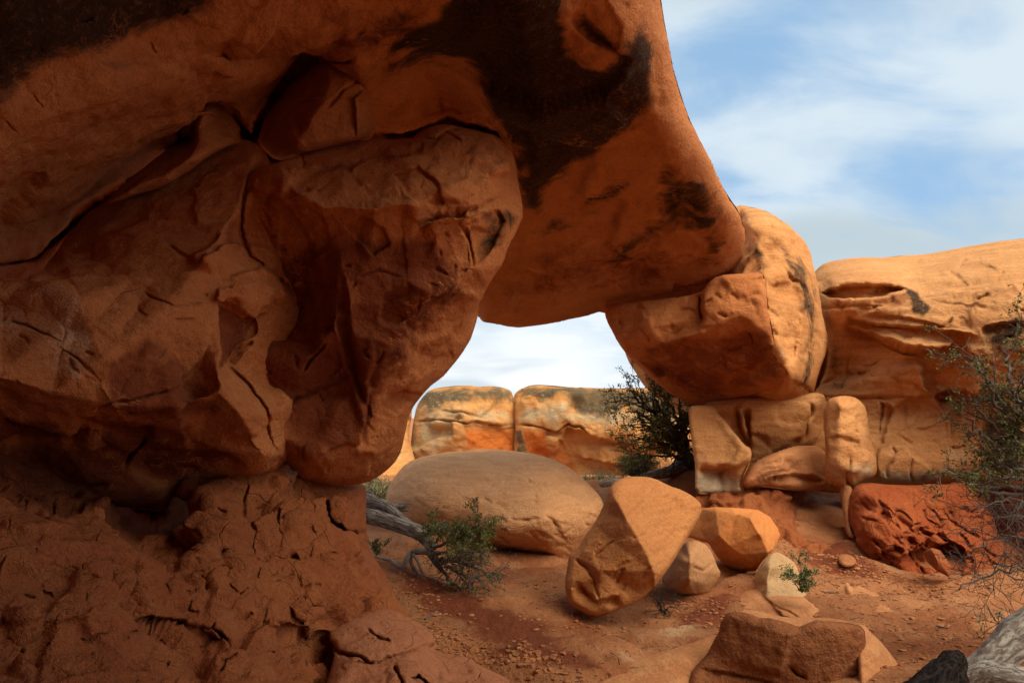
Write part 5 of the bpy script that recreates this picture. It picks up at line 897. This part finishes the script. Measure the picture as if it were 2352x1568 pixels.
# bush in the opening beside the pillar
cfgB = dict(seg=.08, wander=.16, lift=.02, rmin=.004, kids=[3, 4], spread=.62, leafdepth=0, leafp=lambda p: .6 if p[2] > 1.0 else .15, nleaf=5, ls=.02, len=.50, depth=2, mw=.015)
b0 = (1592, 1085, 10.0)
shrub('bush', P(*b0), [([b0, (1585, 1055, 10), (1572, 1020, 10), (1568, 970, 10), (1560, 930, 10)], .07, 10, .35), ([b0, (1580, 1055, 10), (1555, 1010, 9.9), (1530, 960, 9.8), (1500, 915, 9.8)], .055, 13, .3), ([b0, (1575, 1050, 10), (1545, 1010, 9.9), (1505, 975, 9.7), (1455, 945, 9.6)], .05, 14, .3),
      ([b0, (1578, 1055, 10), (1550, 1030, 9.8), (1510, 1015, 9.7), (1460, 1010, 9.6)], .045, 12, .3), ([b0, (1580, 1040, 10.1), (1570, 990, 10.2), (1535, 930, 10.2), (1515, 900, 10.2)], .05, 11, .35), ([b0, (1574, 1040, 10.), (1540, 990, 9.9), (1490, 940, 9.9), (1455, 912, 9.8)], .045, 13, .35), ([b0, (1560, 1050, 9.8), (1530, 1045, 9.8), (1490, 1050, 9.7)], .035, 8, .35)],
      cfgB, M['twig'], M['leaf'], 'dark many-stemmed bush growing against the pillar at the right of the opening', 'bush', 21)
# shrub leaning in from the right edge
cfgC = dict(seg=.05, wander=.16, lift=.0, rmin=.0018, kids=[3, 3], spread=.62, leafdepth=1, leafp=lambda p: .42 if p[2] > .95 else .02, nleaf=4, ls=.0115, len=.22, depth=2, mw=.012)
c0 = (2560, 1330, 4.4)
mc = []
for tgt, k in (((2235, 815, 4.6), 7), ((2262, 870, 4.3), 8), ((2230, 915, 4.5), 6), ((2225, 965, 4.4), 6), ((2160, 1080, 4.3), 7), ((2250, 1020, 4.6), 7), ((2215, 1110, 4.2), 6), ((2310, 800, 4.7), 9), ((2350, 870, 4.3), 11), ((2340, 960, 4.4), 11), ((2330, 1060, 4.6), 11), ((2300, 940, 4.5), 9), ((2390, 800, 4.5), 11)):
    mid = (2400, (tgt[1] + 1180) / 2 + 20, 4.4); mid2 = ((2420 + tgt[0]) / 2 - 40, tgt[1] * .75 + 1180 * .25, 4.4); mc.append(([c0, mid, mid2, tgt], .022, k, .35))
shrub('shrub', P(*c0), mc, cfgC, M['greytwig'], M['leaf'], 'tall thorny shrub with small green and orange leaves leaning in at the right edge', 'shrub', 31)
cfgD = dict(seg=.045, wander=.28, lift=.0, rmin=.0016, kids=[3, 4], spread=.7, leafdepth=-1, leafp=one, nleaf=0, ls=.01, len=.36, depth=2, mw=.012)
shrub('bare_shrub', P(2560, 1400, 4.2), [([(2560, 1400, 4.2), (2440, 1340, 4.1), (2330, 1310, 4.1), (2200, 1345, 4.1)], .014, 10, .3), ([(2560, 1400, 4.2), (2440, 1280, 4.2), (2330, 1230, 4.2), (2240, 1260, 4.2)], .014, 12, .3), ([(2560, 1400, 4.3), (2460, 1220, 4.3), (2350, 1150, 4.3), (2230, 1175, 4.3)], .014, 12, .3), ([(2560, 1400, 4.3), (2470, 1280, 4.3), (2370, 1190, 4.3), (2270, 1200, 4.3)], .014, 11, .3)],
      cfgD, M['greytwig'], M['leaf'], 'leafless tangle of fine grey twigs at the right edge below the leafy shrub', 'shrub', 41)
# small plant beside the pale rock
cfgE = dict(seg=.03, wander=.2, lift=.03, rmin=.0012, kids=[3, 3], spread=.5, leafdepth=1, leafp=one, nleaf=5, ls=.0085, len=.075, depth=1, mw=.004)
shrub('small_plant', P(1845, 1358, 5.3), [([(1842, 1360, 5.3), (1838, 1335, 5.28), (1840, 1310, 5.28), (1836, 1285, 5.3)], .006, 11, .2), ([(1842, 1360, 5.3), (1850, 1335, 5.25), (1858, 1315, 5.25)], .005, 9, .2), ([(1842, 1360, 5.3), (1828, 1340, 5.25), (1818, 1328, 5.25), (1806, 1334, 5.25)], .004, 6, .3), ([(1842, 1360, 5.3), (1846, 1345, 5.2), (1850, 1328, 5.2)], .004, 8, .1)],
      cfgE, M['greytwig'], M['leaf2'], 'small fresh green plant growing in front of the pale pointed rock', 'plant', 51)
cfgF = dict(cfgE, ls=.010, len=.10)
shrub('small_plant', P(865, 1275, 6.6), [([(865, 1275, 6.7), (860, 1255, 6.6), (855, 1242, 6.6)], .006, 7, .2), ([(865, 1275, 6.7), (873, 1262, 6.6), (882, 1255, 6.6)], .005, 6, .2)], cfgF, M['greytwig'], M['leaf2'], 'tiny green sprig at the foot of the left mudstone edge beneath the trunk', 'plant', 52)
cfgG = dict(cfgE, ls=.006, len=.14, kids=[2, 2], nleaf=2, leafp=lambda p: .4)
shrub('small_plant', P(1520, 1405, 5.3), [([(1520, 1405, 5.35), (1512, 1385, 5.3), (1500, 1362, 5.3)], .008, 14, .1), ([(1525, 1405, 5.35), (1535, 1395, 5.3), (1545, 1392, 5.3)], .007, 12, .1), ([(1530, 1408, 5.3), (1520, 1395, 5.25), (1512, 1375, 5.25)], .007, 10, .1)], cfgG, M['twig'], M['twig'], 'dead dark brown tuft in the gap right of the tall tilted boulder', 'plant', 53)
shrub('sprig', P(2330, 1470, 3.6), [([(2352, 1478, 3.4), (2320, 1455, 3.4), (2290, 1425, 3.4), (2262, 1385, 3.4)], .006, 6, .3)], dict(cfgE, ls=.010, len=.10, nleaf=2, leafp=lambda p: .4), M['greytwig'], M['leaf2'], 'thin leafy sprig reaching left above the bleached driftwood', 'plant', 54)
# sage and rabbitbrush on the flat beyond
def tuft(u, v, d, h, w, n, mat, label, seed, cat='bush', name='desert_bush'):
    rng = np.random.default_rng(seed); p, dd = gp(u, v) if d is None else (P(u, v, d), d)
    e = tag(empty(name, p), label, cat); A = Acc(); L = Acc()
    for k in range(n):
        a = rng.uniform(0, 2 * np.pi); rr = math.sqrt(rng.random()); tip = p + np.array([math.cos(a) * w * rr, math.sin(a) * w * rr, h * (1 - .45 * rr * rr) * rng.uniform(.75, 1.1)])
        q0 = p + np.array([math.cos(a), math.sin(a), 0]) * w * .25 * rr; mid = (q0 + tip) / 2 + rng.normal(0, .04, 3); S = spline([q0, mid, tip], 6); V, Q, T = tube(S, np.linspace(.008, .003, 6), 4); A.add(V, Q, T)
        for j in range(12):
            t = rng.uniform(.3, 1); c = S[min(5, int(t * 5.99))] + rng.normal(0, .03, 3); b = rng.normal(0, 1, 3); b[2] += 1.5; b /= np.linalg.norm(b); s = rng.uniform(.03, .055); g = np.cross(b, rng.normal(0, 1, 3)); g /= np.linalg.norm(g) + 1e-9
            L.add([c - b * s, c + g * s * .14, c + b * s, c - g * s * .14], [(0, 1, 2, 3)])
    A.build('branches', M['greytwig'], e); L.build('leaves', mat, e, smooth=False)
tuft(858, 1148, 11.5, .38, .5, 150, M['sage'], 'grey-green sagebrush between the left rock and the oval boulder', 61)
tuft(1382, 1128, 12.0, .32, .45, 120, M['sage'], 'pale sagebrush peeping over the right shoulder of the oval boulder', 62)
tuft(1462, 1092, 11.3, .38, .42, 140, M['yell'], 'yellow-green rabbitbrush under the dark bush in the opening', 63)
A = Acc(); log_mesh(A, [(1572, 1040, 10.4), (1562, 1062, 10.2), (1548, 1078, 10.0), (1520, 1087, 9.9), (1490, 1092, 9.85), (1462, 1096, 9.8)], [.10, .095, .085, .075, .055, .03], 18, 60, 15, .2)
o = A.build('exposed_root', M['wood']); add_uv(o, 18); tag(o, 'curved grey exposed root lying on the soil bank under the dark bush', 'root')
A = Acc(); log_mesh(A, [(1382, 1111, 8.9), (1398, 1108, 8.8), (1415, 1107, 8.7), (1440, 1110, 8.6)], [.05, .045, .05, .03], 14, 30, 16, .25)
o = A.build('driftwood_stick', M['wood']); add_uv(o, 14); tag(o, 'short stubby dead log poking out behind the top of the tall tilted boulder', 'dead log')
# driftwood bottom right
e = tag(empty('bleached_log', P(2330, 1540, 2.7)), 'bleached pale driftwood log in the bottom right corner', 'fallen log')
A = Acc(); log_mesh(A, [(2215, 1590, 2.75), (2236, 1562, 2.8), (2270, 1528, 2.82), (2310, 1494, 2.85), (2360, 1452, 2.9), (2460, 1380, 3.0)], [.045, .062, .066, .066, .075, .09], 30, 80, 23, .28); o = A.build('trunk', M['pale_wood'], e); add_uv(o, 30)
A = Acc(); log_mesh(A, [(2216, 1556, 2.7), (2250, 1548, 2.7), (2300, 1550, 2.68), (2360, 1566, 2.66), (2480, 1600, 2.6)], [.03, .045, .05, .055, .06], 24, 70, 25, .3); o = A.build('limb', M['pale_wood'], e); add_uv(o, 24)
A = Acc(); log_mesh(A, [(2206, 1503, 2.5), (2196, 1516, 2.48), (2178, 1538, 2.42), (2150, 1568, 2.35), (2100, 1630, 2.2)], [.018, .036, .048, .056, .07], 26, 70, 27, .5)
o = A.build('charred_stump', M['char']); add_uv(o, 26); tag(o, 'jagged charred black stump leaning beside the bleached driftwood', 'burnt stump')
# ------------------------------------------------------------------ loose stones, litter and sticks
def scatter():
    rng = np.random.default_rng(5); A = Acc()
    ico = [(0, 0, 1), (.894, 0, .447), (.276, .851, .447), (-.724, .526, .447), (-.724, -.526, .447), (.276, -.851, .447), (.724, .526, -.447), (-.276, .851, -.447), (-.894, 0, -.447), (-.276, -.851, -.447), (.724, -.526, -.447), (0, 0, -1)]
    fc = [(0, 1, 2), (0, 2, 3), (0, 3, 4), (0, 4, 5), (0, 5, 1), (1, 6, 2), (2, 7, 3), (3, 8, 4), (4, 9, 5), (5, 10, 1), (6, 7, 2), (7, 8, 3), (8, 9, 4), (9, 10, 5), (10, 6, 1), (6, 11, 7), (7, 11, 8), (8, 11, 9), (9, 11, 10), (10, 11, 6)]
    ico = np.array(ico)
    def put(xs, ys, smin, smax):
        zs = gheight(xs, ys)
        for x, y, z in zip(xs, ys, zs):
            s = smin + (smax - smin) * rng.random() ** 3; V = ico * rng.uniform(.6, 1.25, (12, 1)) * s * np.array([1.2, 1, .55]); a = rng.uniform(0, 6.3); c, q = math.cos(a), math.sin(a)
            V = V @ np.array([[c, q, 0], [-q, c, 0], [0, 0, 1]]); A.add(V + [x, y, z + s * .12], (), fc)
    # streams of gravel along the foot of the ledge and the banks
    for (u0, v0), (u1, v1), n, w in (((990, 1450), (1110, 1530), 260, .10), ((1080, 1500), (1330, 1560), 260, .10), ((900, 1330), (980, 1440), 220, .12), ((1290, 1420), (1420, 1440), 90, .15), ((1540, 1380), (1680, 1420), 170, .18), ((1780, 1240), (1960, 1300), 160, .2),
                                    ((1960, 1300), (2200, 1360), 240, .18), ((2050, 1420), (2250, 1500), 120, .35), ((1800, 1300), (2100, 1420), 200, .5), ((2050, 1520), (2180, 1560), 80, .3), ((1150, 1330), (1300, 1400), 120, .4), ((860, 1240), (960, 1280), 60, .3)):
        n = int(n * 2.2); a = gp(u0, v0)[0]; b = gp(u1, v1)[0]; t = rng.random(n); put(a[0] + (b[0] - a[0]) * t + rng.normal(0, w, n), a[1] + (b[1] - a[1]) * t + rng.normal(0, w, n), .003, .024)
    o = A.build('gravel', M['grav'], smooth=False, origin=np.zeros(3)); tag(o, 'loose reddish gravel scattered over the sand', 'gravel', kind='stuff')
    A = Acc()
    for n, (u, v), w in ((60, (1580, 1400), .22), (60, (2020, 1320), .35), (60, (2160, 1370), .3), (50, (1130, 1340), .4), (60, (1870, 1330), .3), (70, (2100, 1470), .4), (50, (1350, 1500), .35), (40, (1000, 1350), .2)):
        c = gp(u, v)[0]; xs = c[0] + rng.normal(0, w, n); ys = c[1] + rng.normal(0, w, n); zs = gheight(xs, ys)
        for x, y, z in zip(xs, ys, zs):
            L = rng.uniform(.02, .09); a = rng.uniform(0, 6.3); d = np.array([math.cos(a), math.sin(a), rng.uniform(-.1, .25)]) * L; p0 = np.array([x, y, z + .006]); S = np.array([p0, p0 + d * .5 + rng.normal(0, .004, 3), p0 + d])
            V, Q, T = tube(S, [.0022, .0018, .001], 4); A.add(V, Q, T)
    o = A.build('twig_litter', M['twig'], origin=np.zeros(3)); tag(o, 'scattered dry twig litter on the sand', 'litter', kind='stuff')
scatter()
for i, (a, b, lab) in enumerate((((1893, 1362), (1928, 1364), 'short grey stick on the sand right of the small green plant'), ((975, 1424), (1010, 1408), 'thin pale twig on the red soil below the fallen trunk'), ((1528, 1503), (1556, 1488), 'little dark stick on the sand left of the brown block'), ((2150, 1440), (2178, 1446), 'thin pale twig on open sand near the low striped rock'))):
    pa, pb = gp(*a)[0], gp(*b)[0]; A = Acc(); m = (pa + pb) / 2 + [0, 0, .012]; V, Q, T = tube(spline([pa + [0, 0, .008], m, pb + [0, 0, .01]], 10), np.linspace(.008, .004, 10), 6, i, .2); A.add(V, Q, T)
    o = A.build('stick', M['greytwig'] if i != 2 else M['twig']); tag(o, lab, 'stick')
GROUPS = {'boulder': 'fallen boulders below the arch', 'half_buried_rock': 'half-buried rocks in the sand', 'stone': 'small stones on the sand', 'stick': 'dry sticks on the ground',
          'desert_bush': 'desert bushes on the flat beyond the arch', 'sandstone_block': 'pieces of the brown block in the foreground'}
for o in bpy.data.objects:
    k = o.name.split('.')[0]
    if o.parent is None and k in GROUPS and 'label' in o: o['group'] = GROUPS[k]
